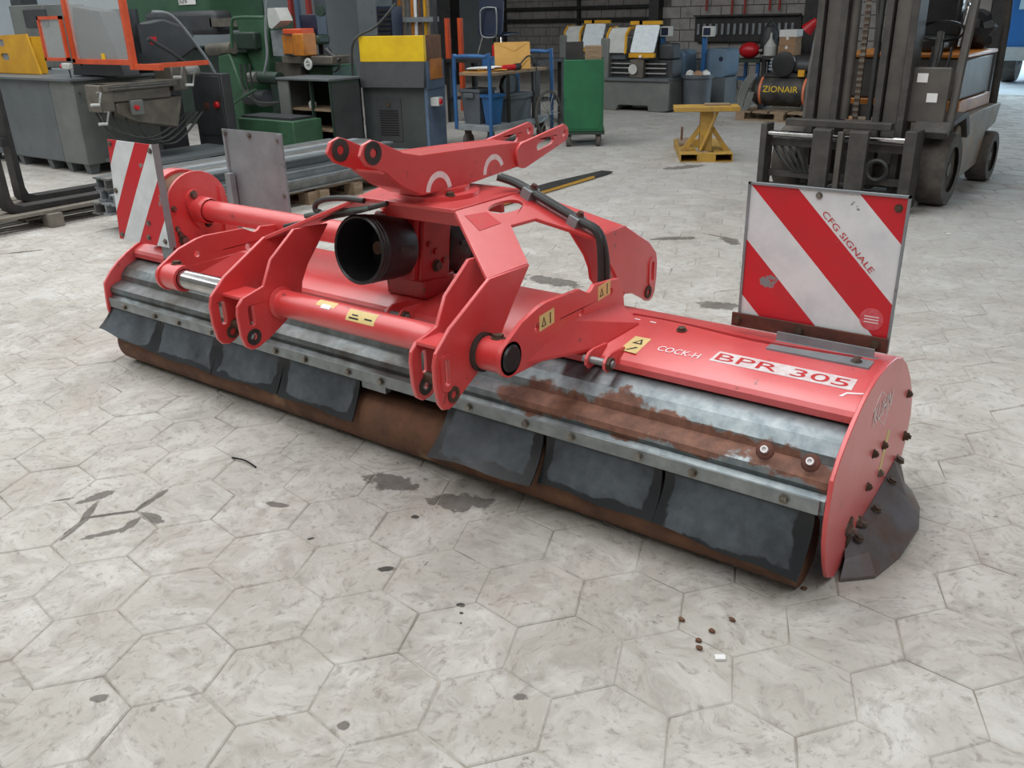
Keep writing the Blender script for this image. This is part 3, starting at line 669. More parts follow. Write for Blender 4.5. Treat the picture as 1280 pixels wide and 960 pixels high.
wb = struct(MB().box(-13.0, -6.26, 17.8, 18.0, 0, 6.5).box(-6.26, -6.06, 14.2, 18.0, 0, 6.5).box(-6.06, -0.56, 14.2, 14.4, 0, 6.5).box(-0.56, 4.2, 14.2, 14.4, 4.2, 6.5).box(4.2, 6.5, 14.2, 14.4, 0, 6.5).build('wall_back', 'mortar'))
bk_mesh = MB().box(0, .386, -.02, .05, 0, .186).mesh('concrete_block', 'block')
for (xa, xb, yw) in ((-12.9, -6.3, 17.8), (-6.25, -.6, 14.2)):
    for r in range(9):
        x = xa-(.2 if r % 2 else 0)
        while x < xb-.1:
            if x >= xa-.01 and x+.386 <= xb+.02: put('concrete_block', bk_mesh, wb, loc=(x, yw-random.uniform(0, .006), r*.2+.005))
            x += .4
struct(MB().box(-.62, -.46, 14.05, 14.2, 0, 4.2).build('trim_1', 'dark_steel'))          # door post
tag(MB().box(at(1001, 60, 'y', 13.6).x, at(1001, 60, 'y', 13.6).x+.22, 13.6, 13.8, 0, 6.5).build('steel_column', 'dark_steel'), 'dark steel column behind the compressor', 'column')
struct(MB().box(-6.42, -6.22, 14.0, 14.2, 0, 6.5).build('trim_2', 'dark_steel'))         # column in the wall
rails = thing('wall_rail', 'two black horizontal steel rails with upright on grey block wall', 'rail', (-9.8, 17.7, 0))
for z in (1.40, 1.12): MB().box(-12.6, -6.5, 17.66, 17.76, z, z+.07).build('rail', 'dark_steel', rails)
for x in (-12.6, -10.35, -7.6): MB().box(x, x+.08, 17.70, 17.77, .2, 2.3).build('upright', 'dark_steel', rails)
pm('red_pipe', S(150, 52, 46), rough=0.5)
for i, (px_, z0) in enumerate(((883, 1.32), (915, 1.2), (931, 1.2), (962, 1.3), (974, 1.3))):
    x = at(px_, 10, 'y', 14.1).x
    tag(MB().cyl((x, 14.1, z0), (x, 14.1, 2.6), .022, n=8).build('red_pipe', 'red_pipe'), 'thin red upright pipe on block wall above the tool rack', 'pipe', 'red pipes on the wall')
rk = thing('tool_rack', 'black slotted tool rack fixed along the block wall', 'tool rack', (-4.5, 14.1, 0.9))
a = at(866, 50, 'y', 14.0); e = at(1000, 28, 'y', 14.0)
MB().box(a.x, e.x, 14.06, 14.12, .80, 1.22).build('back_panel', 'dark_steel', rk)
for i in range(16):
    x = a.x+.06+i*(e.x-a.x-.1)/16
    MB().box(x, x+.045, 14.03, 14.06, .92, 1.10).build('slot_plate', 'galv_dull', rk)
MB().box(a.x, e.x, 13.98, 14.06, 1.22, 1.25).build('shelf', 'dark_steel', rk)

# ------------------------------------------------------------------ background helpers
def Q(px, py, Y): return at(px, py, 'y', Y)
def R4(px0, py0, px1, py1, Y):
    mx, my = (px0+px1)/2, (py0+py1)/2
    return Q(px0, my, Y).x, Q(px1, my, Y).x, Q(mx, py1, Y).z, Q(mx, py0, Y).z
def pbox(px0, py0, px1, py1, Y, dep, name, mat, parent=None, bevel=0, zmin=None, zmax=None, **kw):
    x0, x1, z0, z1 = R4(px0, py0, px1, py1, Y)
    if zmin is not None: z0 = zmin
    if zmax is not None: z1 = zmax
    return MB().box(x0, x1, Y, Y+dep, z0, z1).build(name, mat, parent, bevel, **kw)
pm('mach_grey', S(98, 104, 106), S(86, 92, 95), 3, 0.5, spots=[(S(70, 72, 72), 8, 0.62, 0.78)])
pm('mach_grey_light', S(112, 116, 112), S(98, 102, 100), 4, 0.5)
pm('mach_dark', S(62, 64, 66), S(50, 52, 54), 5, 0.5)
pm('mach_tan', S(116, 110, 100), S(92, 88, 82), 7, 0.45, 0.3)
pm('mach_green', S(58, 94, 68), S(48, 80, 58), 4, 0.45, spots=[(S(36, 52, 42), 7, 0.6, 0.78)])
pm('mach_green_dark', S(44, 62, 52), S(36, 50, 44), 5, 0.5)
pm('orange', S(208, 84, 42), S(190, 72, 36), 7, 0.45)
pm('yellow', S(214, 160, 30), S(196, 142, 28), 5, 0.5)
pm('yellow_bright', S(226, 190, 22), S(210, 172, 20), 5, 0.5)
pm('yellow_worn', S(190, 150, 62), S(158, 128, 72), 7, 0.6, spots=[(S(120, 96, 66), 9, 0.58, 0.72)])
pm('amber', S(190, 120, 40), S(160, 96, 36), 8, 0.4)
pm('blue', S(46, 96, 148), S(38, 82, 130), 5, 0.4)
pm('blue_grey', S(92, 112, 136), S(76, 94, 116), 5, 0.45, spots=[(S(140, 150, 160), 12, 0.64, 0.72)])
pm('navy', S(34, 42, 66), S(28, 34, 54), 6, 0.35)
pm('green_cart', S(30, 104, 66), S(26, 90, 58), 3, 0.5, spots=[(S(20, 80, 66), 5, 0.6, 0.7)])
pm('wood', S(150, 128, 104), S(122, 104, 84), 8, 0.85, stretch=(1, 1, 6))
pm('wood_grey', S(128, 122, 112), S(106, 100, 92), 8, 0.9)
pm('card', S(168, 134, 104), S(150, 118, 92), 9, 0.85)
pm('manila', S(206, 160, 84), S(192, 146, 74), 6, 0.7)
pm('paper', S(224, 224, 222), rough=0.8)
pm('light_plastic', S(196, 198, 194), S(180, 182, 178), 8, 0.5)
pm('red_button', S(190, 26, 36), rough=0.35)
pm('grey_bin', S(88, 94, 100), S(76, 82, 88), 5, 0.55)
pm('steel_bar', S(150, 150, 148), S(118, 116, 112), 9, 0.4, 0.6)
pm('tyre', S(72, 68, 64), S(96, 90, 84), 12, 0.9)
pm('chart_white', S(214, 222, 226), S(196, 206, 212), 20, 0.5)
pm('orange_strap', S(206, 116, 80), rough=0.6)
k = pm('glass', (0.75, 0.8, 0.8, 1), rough=0.08); k['p'].inputs['Transmission Weight'].default_value = 0.0; k['p'].inputs['Alpha'].default_value = 0.17
pm('mach_press', S(66, 72, 72), S(56, 62, 62), 4, 0.5, spots=[(S(190, 192, 190), 7, 0.70, 0.72)])
def caster(par, x, y, r=.06, z1=.16):
    c = MB().box(x-.03, x+.03, y-.025, y+.025, r, z1).build('caster_fork', 'bolt_rust', par)
    MB().cyl((x-.022, y, r), (x+.022, y, r), r, n=18).build('caster_wheel', 'tyre', c)

# ------------------------------------------------------------------ left: loose forks on a pallet, steel stack
def pallet(x0, x1, y0, y1, label, mat='wood_grey', z=0.0, group='pallets on the floor'):
    p = thing('pallet', label, 'pallet', ((x0+x1)/2, (y0+y1)/2, z), group)
    for yy in (y0, (y0+y1)/2-.05, y1-.1):
        MB().box(x0, x1, yy, yy+.1, z, z+.02).build('bottom_board', mat, p)
        for xx in (x0, (x0+x1)/2-.06, x1-.12): MB().box(xx, xx+.12, yy, yy+.1, z+.02, z+.10).build('block', mat, p)
    n = 5; w_ = (x1-x0-.02)/n
    for i in range(n): MB().box(x0+i*w_, x0+i*w_+w_-.03, y0, y1, z+.10, z+.122).build('deck_board', mat, p)
    return p
pallet(-5.35, -4.50, .55, 2.05, 'grey wooden pallet under the two loose lift forks')
for i, (x, yo) in enumerate(((-4.70, .10), (-5.05, .38))):
    f = thing('lift_fork', ['black steel lift fork standing upright on the pallet edge by the striped board', 'black steel lift fork behind the outer one on the pallet'][i], 'fork', (x, 1.0+yo, .123), 'loose lift forks')
    Y_ = lambda o: [(y+yo, z) for y, z in o]
    MB().px(Y_([(.93, .17), (.95, .135), (1.0, .123), (2.35, .126), (2.35, .14), (1.6, .165), (1.05, .168), (.99, .19), (.975, .24), (.965, 1.05), (.93, 1.05)]), x-.06, .12).build('blade', 'dark_steel', f, bevel=.004)
    MB().box(x-.06, x+.06, .88+yo, .93+yo, .98, 1.05).build('hook', 'dark_steel', f); MB().box(x-.06, x+.06, .88+yo, .93+yo, .55, .61).build('hook', 'dark_steel', f)
for (y0, y1, x0, x1) in ((1.75, 2.9, -4.15, -3.45), (2.9, 3.75, -4.15, -3.42)):
    pallet(x0, x1, y0, y1, ['wooden pallet under the stacked steel bars nearer the striped board', 'wooden pallet under the stacked steel bars nearer the press'][y0 > 2], 'wood')
for lay in range(3):
    for i in range(7):
        w_ = .095; x = -4.14+i*.1; z = .123+lay*.085; sft = random.uniform(-.12, .12)
        prof = MB().box(x, x+w_, 1.45+sft, 3.72+sft, z, z+.012).box(x, x+w_, 1.45+sft, 3.72+sft, z+.07, z+.082).box(x+w_*.4, x+w_*.6, 1.45+sft, 3.72+sft, z+.012, z+.07)
        tag(prof.build('steel_beam', ['steel_bar', 'galv_dull', 'mach_grey'][(i+lay) % 3]), 'long grey steel beam in the '+['bottom', 'middle', 'top'][lay]+' layer of the stack on wooden pallets', 'steel beam', 'stacked steel beams')
fk = thing('fork_blade', 'yellowed black fork blade lying on the floor behind the mower', 'fork', (-2.13, 4.0, 0))
MB().px([(2.9, .0), (5.05, .0), (5.24, .012), (5.24, .018), (4.4, .045), (2.9, .05)], -2.19, .12).build('blade', 'dark_steel', fk, bevel=.003); MB().box(-2.068, -2.064, 3.4, 4.9, .008, .03).build('edge_stripe', 'yellow', fk)

# ------------------------------------------------------------------ left: grey tool milling machine with orange guard
cb = thing('base_cabinet', 'wide grey steel machine base cabinet on stubby feet', 'base cabinet', (-7.3, 3.2, 0))
MB().box(-6.93, -6.50, 2.70, 3.55, .10, .88).build('cabinet_section', 'mach_grey_light', cb, bevel=.01); MB().box(-8.9, -6.95, 2.71, 3.55, .10, .88).build('cabinet_section', 'mach_grey', cb, bevel=.01)
MB().box(-8.95, -6.46, 2.66, 3.57, .88, .90).build('top_lip', 'mach_grey', cb)
for x in (-6.6, -6.93, -7.3, -7.9, -8.6): MB().add([(x-.05, 2.73, .10), (x+.05, 2.73, .10), (x+.05, 2.85, .10), (x-.05, 2.85, .10), (x-.035, 2.75, 0), (x+.035, 2.75, 0), (x+.035, 2.83, 0), (x-.035, 2.83, 0)], [(0, 1, 2, 3), (7, 6, 5, 4), (0, 4, 5, 1), (1, 5, 6, 2), (2, 6, 7, 3), (3, 7, 4, 0)]).build('foot', 'mach_grey', cb)
pass
pass
yp = thing('vented_panel', 'yellow tilted machine hood with four grey vent slots', 'machine hood', (-7.6, 3.2, .9))
x0, x1, z0, z1 = R4(-14, 40, 44, 97, 3.0); z0 = .905
T = Matrix.Translation((0, 0, 0))
hs = [rrect(x0+.06, x0+.22, z0+.12, z0+.19, .03), rrect(x0+.27, x0+.44, z0+.13, z0+.20, .03), rrect(x0+.03, x0+.18, z0+.25, z0+.32, .03), rrect(x0+.23, x0+.40, z0+.27, z0+.34, .03)]
MB().plate([(x0-.02, z0), (x1+.02, z0), (x1-.04, z0+.18), (x1-.10, z1-.02), (x0-.06, z1-.04), (x0-.06, z0+.1)], (0, 3.02, 0), (1, 0, 0), (0, 0, 1), .02, hs).build('front_sheet', 'yellow', yp)
MB().box(x0-.06, x1-.08, 3.03, 3.14, z0, z1-.05).build('hood_body', 'yellow', yp); MB().box(x0-.02, x1-.14, 3.015, 3.03, z0+.1, z1-.06).build('vent_mesh', 'galv_dull', yp)
dk = thing('sloping_housing', 'dark sloping machine housing seen through the clear guard', 'machine part', (-6.6, 3.3, .9))
MB().py([(Q(88, 78, 2.98).x, .91), (Q(150, 70, 2.98).x, .91), (Q(143, 60, 2.98).x, Q(143, 60, 2.98).z), (Q(124, 14, 2.98).x, Q(124, 14, 2.98).z), (Q(90, 8, 2.98).x, Q(90, 8, 2.98).z)], 2.98, .18).build('head', 'mach_dark', dk, .01); MB().box(Q(95, 50, 2.98).x, Q(95, 50, 2.98).x+.02, 2.972, 2.98, 1.0, 1.3).build('groove', 'dark_inside', dk)
gb_ = thing('grey_housing', 'square grey machine head housing behind the yellow hood', 'machine part', (-7.6, 3.7, .9))
pbox(16, 6, 58, 62, 3.6, .5, 'housing', 'mach_grey_light', gb_, .01, zmin=.92); pbox(30, 12, 58, 34, 3.59, .02, 'recess', 'mach_dark', gb_)
tag(MB().box(-9.75, -9.5, 3.9, 4.1, 0, 2.3).build('dark_post', 'mach_dark'), 'black upright machine column beside the yellow hood', 'machine column')
og = thing('machine_guard', 'orange framed clear safety guard with two panes', 'safety guard', (-6.1, 2.95, .95))
xa, xb_, zb, zt = R4(86, 0, 157, 82, 2.9)[0], R4(86, 0, 157, 82, 2.9)[1], Q(125, 79, 2.9).z, 1.95
fr = MB()
for s_ in ((xa, xa+.05, zb, zt), (xb_, xb_+.055, zb-.05, zt), (xa, xb_, zb-.01, zb+.035), (xa, xb_, zt-.05, zt)): MB().box(s_[0], s_[1], 2.88, 2.93, s_[2], s_[3]).build('frame_bar', 'orange', og)
MB().box(xa+.05, xb_, 2.902, 2.908, zb+.03, zt-.05).build('pane', 'glass', og)
xc, xd, zc, zd = R4(53, 20, 82, 76, 2.86)
for s_ in ((xc, xc+.03, zc, zd), (xd-.03, xd, zc, zd), (xc, xd, zc, zc+.03), (xc, xd, zd-.03, zd)): MB().box(s_[0], s_[1], 2.84, 2.87, s_[2], s_[3]).build('frame_bar', 'orange', og)
MB().box(xc+.03, xd-.03, 2.852, 2.858, zc+.03, zd-.03).build('pane', 'glass', og)
MB().box(xb_+.055, xb_+.45, 2.89, 2.93, zb-.05, zb).box(xb_-.02, xb_+.04, 2.93, 3.7, zb-.05, zb-.01).build('frame_foot', 'orange', og)
p_ = Q(127, 72, 2.88); MB().box(p_.x-.03, p_.x+.03, 2.896, 2.90, p_.z-.035, p_.z+.035).build('yellow_tag', 'yellow_bright', og)
p_ = Q(84, 83, 2.80); lp = thing('pendant_box', 'small white pendant control box with red knob on a cable', 'control box', p_)
MB().cbox(p_, (.13, .05, .06)).build('box', 'light_plastic', lp, .01); MB().cyl(p_+Vector((-.065, 0, 0)), p_+Vector((-.10, 0, 0)), .022, n=12).build('knob', 'red_button', lp)
MB().tube([p_+Vector((.02, 0, -.03)), p_+Vector((.10, -.02, -.2)), at(110, 125, 'x', -6.3), at(130, 158, 'x', -6.2), at(150, 178, 'x', -6.1)], .008, 6).build('cable', 'rubber_hose', lp)
tm = thing('tool_mill', 'grey tool milling machine with crank handles and slotted table', 'milling machine', (-6.1, 3.5, .13))
XT = -6.05
def XQ(px, py, X=XT): return at(px, py, 'x', X)
a, b2 = XQ(120, 104), XQ(205, 96)
MB().box(-6.25, -5.95, a.y, b2.y+.1, .80, .86).build('table', 'mach_tan', tm, .005)
for z in (.815, .835): MB().box(-5.952, -5.94, a.y+.05, b2.y, z, z+.008).build('table_slot', 'steel_bar', tm)
MB().box(-6.22, -5.98, a.y+.05, b2.y, .70, .80).build('saddle', 'mach_tan', tm, .01)
MB().px([(a.y+.12, .70), (a.y+.12, .60), (a.y+.35, .48), (a.y+.75, .40), (a.y+.85, .70)], -6.2, .2).build('knee', 'mach_tan', tm, .02)
MB().box(-6.2, -5.97, a.y-.04, a.y+.10, .62, .86).build('end_bracket', 'mach_tan', tm, .01)
MB().box(-6.3, -6.0, 3.45, 3.62, .75, .98).build('vice', 'mach_tan', tm, .015); MB().cyl((-6.05, 3.62, .92), (-6.05, 3.78, .92), .05, n=16).build('dividing_head', 'steel_bar', tm)
for (cx_, cz_, y_) in ((-5.96, .80, a.y-.06), (-5.96, .63, a.y-.02), (-5.94, .90, 3.62), (-5.94, .98, 3.5)):
    h_ = MB().tube([(cx_, y_, cz_), (cx_+.06, y_, cz_), (cx_+.07, y_-.04, cz_-.10)], .010, 7, False).build('crank', 'steel_bar', tm); MB().cyl((cx_+.07, y_-.04, cz_-.10), (cx_+.07, y_-.12, cz_-.095), .013, n=8).build('crank_grip', 'light_plastic', h_)
p_ = XQ(171, 134, -5.95); sb = MB().cbox(p_, (.05, .12, .13)).build('switch_box', 'mach_grey_light', tm, .006); MB().cyl(p_+Vector((.025, -.02, 0)), p_+Vector((.05, -.02, 0)), .022, n=12).build('stop_button', 'red_button', sb)
MB().box(-6.45, -5.75, 2.85, 4.35, .12, .15).build('drip_tray', 'mach_grey', tm)
for y in (2.9, 4.25): MB().box(-5.85, -5.79, y, y+.06, 0, .12).build('tray_leg', 'mach_dark', tm)
MB().box(-7.0, -6.62, 3.6, 3.95, 0, 1.25).build('column', 'mach_dark', tm, .02)
MB().px([(3.2, 1.12), (3.25, 1.30), (3.9, 1.40), (4.2, 1.30), (4.2, 1.10), (3.9, .95), (3.6, .90)], -6.85, .25).build('ram', 'mach_dark', tm, .03)
MB().cyl((-6.55, 3.4, 1.12), (-6.55, 3.4, 1.5), .13, n=20).build('spindle_head', 'mach_dark', tm); p_ = XQ(186, 48, -6.3); MB().cbox(p_, (.04, .22, .26)).build('control_panel', 'mach_dark', tm); MB().cbox(p_+Vector((.022, .03, -.02)), (.01, .07, .07)).build('red_plate', 'red_button', tm)
MB().tube([XQ(190, 15, -6.2), XQ(215, 20, -6.2), XQ(245, 55, -6.2), XQ(268, 90, -6.2), XQ(282, 125, -6.2), XQ(284, 160, -6.2)], .016, 8).build('conduit', 'galv_dull', tm)
for k_ in range(4): MB().tube([XQ(125+14*k_, 132, -6.1), XQ(135+16*k_, 158+4*k_, -6.0), XQ(190+10*k_, 172+2*k_, -5.95), XQ(235+6*k_, 140, -6.1)], .011, 6).build('cable', 'rubber_hose', tm)
MB().tube([XQ(185, 48, -6.1), XQ(215, 66, -6.1), XQ(240, 84, -6.1)], .02, 8, False).build('stay', 'mach_dark', tm)
dc = thing('switch_cabinet', 'dark grey electrical cabinet with round red button', 'cabinet', (-6.6, 4.1, 0))
pbox(243, 92, 281, 172, 4.05, .12, 'body', 'mach_dark', dc, .008, zmin=.06); pbox(246, 95, 278, 168, 4.04, .012, 'door', 'mach_dark', dc, .004)
pbox(247, 172, 277, 178, 4.07, .09, 'plinth', 'dark_inside', dc, zmin=0, zmax=.07)
p_ = Q(272, 131, 4.04); MB().lathe([(.001, .03), (.028, .03), (.034, .015), (.034, 0)], p_, (0, -1, 0), 16).build('stop_button', 'red_button', dc); p_ = Q(258, 132, 4.036); MB().cbox(p_, (.08, .006, .06)).build('name_plate', 'rust_bar', dc)

# ------------------------------------------------------------------ green milling machines
gm = thing('green_mill', 'large green milling machine with dark over-arm and white name plate', 'milling machine', (-7.4, 5.6, 0))
pbox(160, 0, 262, 40, 5.6, .9, 'head_casting', 'mach_green', gm, .04, zmin=1.25, zmax=2.3); pbox(170, 60, 300, 180, 6.0, .7, 'column', 'mach_green_dark', gm, .03, zmin=0)
pbox(180, 14, 268, 44, 5.5, .3, 'over_arm', 'mach_dark', gm, .06); pbox(262, 22, 335, 33, 5.5, .12, 'spindle_bar', 'mach_tan', gm)
a = Q(224, 5, 5.59); np_ = MB().box(a.x, Q(245, 5, 5.59).x, 5.585, 5.59, Q(230, 6, 5.59).z, Q(230, -8, 5.59).z).build('name_plate', 'paper', gm)
text('SIGMA', (a.x+.015, 5.583, Q(230, 4.5, 5.59).z), (1, 0, 0), (0, 0, 1), .175, .07, 'ink', 'plate_lettering', np_)
gp = [(Q(x, y, 5.1).x, Q(x, y, 5.1).z) for x, y in ((272, 70), (286, 66), (302, 110), (308, 168), (284, 168), (276, 120))]
MB().py(gp, 5.1, .45).build('knee', 'mach_green', gm, .02)
gp = [(Q(x, y, 5.3).x, Q(x, y, 5.3).z) for x, y in ((292, 20), (334, 20), (336, 92), (318, 92), (300, 45))]
MB().py(gp, 5.3, .4).build('side_casting', 'mach_green', gm, .02)
pbox(290, 40, 318, 62, 5.2, .2, 'gear_case', 'mach_green_dark', gm, .02)
for k_, (pa, pb_, r_) in enumerate((((318, 96), (350, 98), .07), ((262, 62), (292, 60), .07), ((310, 122), (335, 122), .09))):
    MB().cyl(Q(*pa, 5.15), Q(*pb_, 5.15), r_, n=18).build('motor', ['mach_green_dark', 'mach_tan', 'mach_dark'][k_], gm)
MB().cyl(Q(312, 97, 5.1), Q(322, 97, 5.1), .06, n=16).build('motor_cap', 'steel_bar', gm)
MB().tube([Q(290, 60, 5.0), Q(290, 28, 5.0), Q(298, 22, 5.0), Q(330, 22, 5.0)], .018, 8).build('coolant_pipe', 'mach_green', gm)
MB().tube([Q(333, 0, 4.95), Q(332, 40, 4.95), Q(334, 70, 4.95), Q(330, 92, 4.95)], .014, 8).build('conduit', 'galv_dull', gm)
for k_ in range(3): MB().tube([Q(300+6*k_, 80, 5.0), Q(306+5*k_, 115, 5.0), Q(325, 128+2*k_, 5.0), Q(350, 128, 5.0)], .012, 6).build('cable', 'rubber_hose', gm)
MB().tube([Q(320, 112, 4.95), Q(300, 124, 4.95), Q(288, 136, 4.95), Q(286, 155, 4.95)], .016, 8).build('hose', 'mach_green', gm)
tg = thing('tool_grinder', 'green tool grinder with amber guard, dial and handwheel', 'grinder', (-6.0, 5.5, 0))
pbox(385, 82, 415, 105, 5.5, .4, 'body', 'mach_green', tg, .02); pbox(352, 82, 412, 182, 5.7, .4, 'pedestal', 'mach_green_dark', tg, .02, zmin=0)
pbox(352, 70, 415, 80, 5.3, .35, 'slide', 'mach_tan', tg, .01); pbox(340, 78, 375, 98, 5.4, .3, 'saddle', 'mach_tan', tg, .02)
p_ = Q(387, 80, 5.25); MB().lathe([(.03, 0), (.055, .005), (.065, .02), (.06, .03), (.035, .03), (.03, .01), (.012, .01), (.012, .05), (.001, .05)], p_, (0, -1, 0), 20).build('handwheel', 'light_plastic', tg)
pbox(353, 44, 366, 68, 5.25, .15, 'guard_pane', 'amber', tg, .01); pbox(366, 42, 379, 70, 5.2, .2, 'guard_pane', 'amber', tg, .01); pbox(353, 36, 376, 43, 5.22, .2, 'guard_top', 'orange', tg, .01)
pbox(340, 38, 354, 70, 5.3, .2, 'shield', 'galv_dull', tg); pbox(375, 18, 396, 44, 5.45, .15, 'control_box', 'navy', tg, .006); pbox(379, 44, 397, 56, 5.4, .2, 'motor_head', 'mach_green_dark', tg, .03); pbox(396, 10, 402, 70, 5.6, .1, 'post', 'mach_dark', tg, zmax=1.6)
p_ = Q(402, 14, 5.4); MB().lathe([(.001, 0), (.055, 0), (.055, .05), (.001, .05)], p_, (.3, -1, 0), 20).build('dial', 'mach_green_dark', tg)
a, e = Q(333, 10, 5.2), Q(352, 36, 5.2); MB().py([(a.x, a.z), (Q(344, 12, 5.2).x, a.z), (e.x, Q(350, 26, 5.2).z), (Q(340, 38, 5.2).x, e.z), (a.x, Q(333, 34, 5.2).z)], 5.2, .18).build('lamp_box', 'light_plastic', tg)
MB().tube([Q(412, 58, 5.4), Q(420, 70, 5.4), Q(424, 84, 5.4), Q(418, 90, 5.4)], .012, 6).build('cable', 'rubber_hose', tg); MB().cyl(Q(408, 62, 5.4), Q(424, 76, 5.4), .03, n=10).build('arm', 'mach_dark', tg)
for i, (pa, c_) in enumerate(((360, 'red_pipe'), (368, 'blue_grey'), (382, 'red_pipe'), (394, 'red_pipe'))):
    x = Q(pa, 8, 8.5).x
    tag(MB().box(x, x+.07, 8.5, 8.57, 0, 2.4).build('rack_post', c_), ['red steel rack post beside the blue-grey one behind the grinder', 'blue-grey steel rack post behind the grinder', 'red steel rack post behind the navy control box', 'red steel rack post nearest the grinder dial'][i], 'post')
gbx = thing('green_tank', 'green coolant tank box in front of the milling machine', 'tank', (-5.9, 4.5, 0))
pbox(300, 150, 368, 192, 4.4, .4, 'body', 'mach_green', gbx, .01, zmin=0); pbox(302, 146, 364, 150, 4.45, .3, 'lid', 'mach_dark', gbx)
sc = thing('open_cabinet', 'dark green steel cabinet with open front and two shelves', 'cabinet', (-5.5, 4.85, 0))
x0, x1, z0, z1 = R4(352, 101, 416, 190, 4.85)
t_ = .02; z0 = 0.02
MB().box(x0, x0+.17, 4.85, 4.87, z0, z1).build('front_panel', 'mach_grey_light', sc); MB().box(x0, x0+t_, 4.87, 5.3, z0, z1).build('side_panel', 'mach_grey_light', sc); MB().box(x1-t_, x1, 4.85, 5.3, z0, z1).build('side_panel', 'mach_green_dark', sc)
MB().box(x0-.01, x1+.01, 4.83, 5.31, z1, z1+.025).build('top', 'mach_grey', sc, .005); MB().box(x0, x1, 5.28, 5.3, z0, z1).build('back', 'dark_inside', sc); MB().box(x1, x1+.012, 4.87, 5.27, z0+.03, z1-.03).build('side_sheet', 'mach_dark', sc)
for k_ in (.30, .58): MB().box(x0+.02, x1-.02, 4.9, 5.28, z1*k_, z1*k_+.02).build('shelf', 'wood', sc)
MB().box((x0+x1)/2+.06, (x0+x1)/2+.08, 4.88, 4.92, z0, z1).build('divider', 'mach_green_dark', sc)
tag(MB().lathe([(.001, 0), (.04, 0), (.045, .05), (.02, .08), (.001, .08)], ((x0+x1)/2-.05, 5.0, z1*.58+.021), (0, 0, 1), 14).build('small_jug', 'light_plastic'), 'small pale jug on the upper shelf of the open green cabinet', 'jug')

# ------------------------------------------------------------------ yellow and grey press with blue side
PX, PY = -4.62, 5.60
pr = thing('sheet_press', 'dark grey press machine with yellow top panel and blue side', 'press', (PX, PY, 0))
zm0, zm1, zt1 = .655, .92, 1.18
MB().box(PX-.80, PX-.04, PY+.03, PY+.48, 0, zm0).build('lower_body', 'mach_press', pr, .008)
MB().add([(PX-.79, PY-.05, zm0), (PX, PY-.05, zm0), (PX, PY+.48, zm0), (PX-.79, PY+.48, zm0), (PX-.77, PY, zm1), (PX, PY, zm1), (PX, PY+.48, zm1), (PX-.77, PY+.48, zm1)], [(3, 2, 1, 0), (4, 5, 6, 7), (0, 1, 5, 4), (1, 2, 6, 5), (2, 3, 7, 6), (3, 0, 4, 7)]).build('mid_body', 'mach_dark', pr, .004)
MB().box(PX-.78, PX, PY, PY+.06, zm1, zt1).build('top_panel', 'yellow_bright', pr, .004); MB().box(PX-.78, PX-.76, PY+.06, PY+.46, zm1, zt1).build('end_panel', 'mach_dark', pr)
MB().box(PX-.04, PX, PY+.03, PY+.48, 0, zm0).build('side_panel', 'blue_grey', pr, .004); MB().box(PX, PX+.012, PY+.02, PY+.46, zm0-.02, zm1).build('side_sheet', 'blue_grey', pr)
MB().box(PX-.03, PX, PY+.06, PY+.44, zm1, zt1).build('side_window', 'rust', pr); MB().box(PX+.012, PX+.02, PY+.10, PY+.40, zm1-.19, zm1+.02).build('side_plate', 'amber', pr)
MB().box(PX-.64, PX-.33, PY+.022, PY+.03, .08, zm0-.12).build('door', 'mach_dark', pr)
for k_ in range(11): MB().box(PX-.60, PX-.37, PY+.018, PY+.022, .14+k_*.026, .152+k_*.026).build('louvre', 'dark_inside', pr)
MB().cyl((PX-.48, PY+.02, zm0-.18), (PX-.48, PY, zm0-.18), .02, n=10).build('latch', 'bolt_rust', pr)
sbx = MB().cbox((PX+.05, PY+.15, .50), (.10, .12, .09)).build('switch_box', 'light_plastic', pr, .006); MB().cyl((PX+.10, PY+.13, .50), (PX+.12, PY+.13, .50), .03, n=12).build('knob', 'red_button', sbx)
MB().tube([(PX-.45, PY+.3, 1.5), (PX-.60, PY+.1, 1.28), (PX-.80, PY-.04, 1.15), (PX-.86, PY-.04, .9), (PX-.86, PY-.03, .55), (PX-.82, PY+.02, .3)], .013, 6).build('conduit', 'rubber_hose', pr)
pr.rotation_euler.z = .27
ec = thing('control_column', 'dark control column with black terminal strips behind the yellow panel', 'control column', (-5.5, 6.9, 0))
pbox(448, 0, 471, 55, 6.9, .3, 'column', 'mach_grey', ec, zmin=0, zmax=2.0); pbox(470, 8, 490, 50, 6.92, .2, 'terminal_box', 'navy', ec, zmin=.7)
for k_ in range(6): pbox(472, 11+6*k_, 488, 14+6*k_, 6.9, .02, 'terminal_strip', 'dark_inside', ec)
rng = random.Random(3)
for k_ in range(9):
    px_ = 492+5.2*k_+rng.uniform(-1, 1); a = Q(px_+4, 54, 7.6); e = Q(px_, -30, 7.6)
    d = (e-a); base = a-d*((a.z)/d.z)
    mt_ = ['yellow', 'amber', 'wood', 'steel_bar', 'amber', 'paper', 'rust', 'yellow', 'wood'][k_]
    lab = {'yellow': 'yellow pole leaning in the bar rack behind the press', 'amber': 'amber bar leaning in the bar rack behind the press', 'wood': 'wooden pole leaning in the bar rack behind the press', 'steel_bar': 'bare steel bar leaning in the bar rack behind the press', 'paper': 'white pole leaning in the bar rack behind the press', 'rust': 'rusty bar leaning in the bar rack behind the press'}[mt_]
    if k_ in (7, 8, 4): lab = lab.replace('leaning in the bar rack behind the press', 'in the bar rack, farther from the dark control column')
    tag(MB().cyl(base, e, .022, n=8).build('leaning_bar', mt_), lab, 'bar', 'bars leaning behind the press')
a, e = Q(492, 25, 7.5), Q(545, 25, 7.5); br = thing('bar_rack', 'grey rack rail holding the leaning bars behind the press', 'rack', ((a.x+e.x)/2, 7.5, 0))
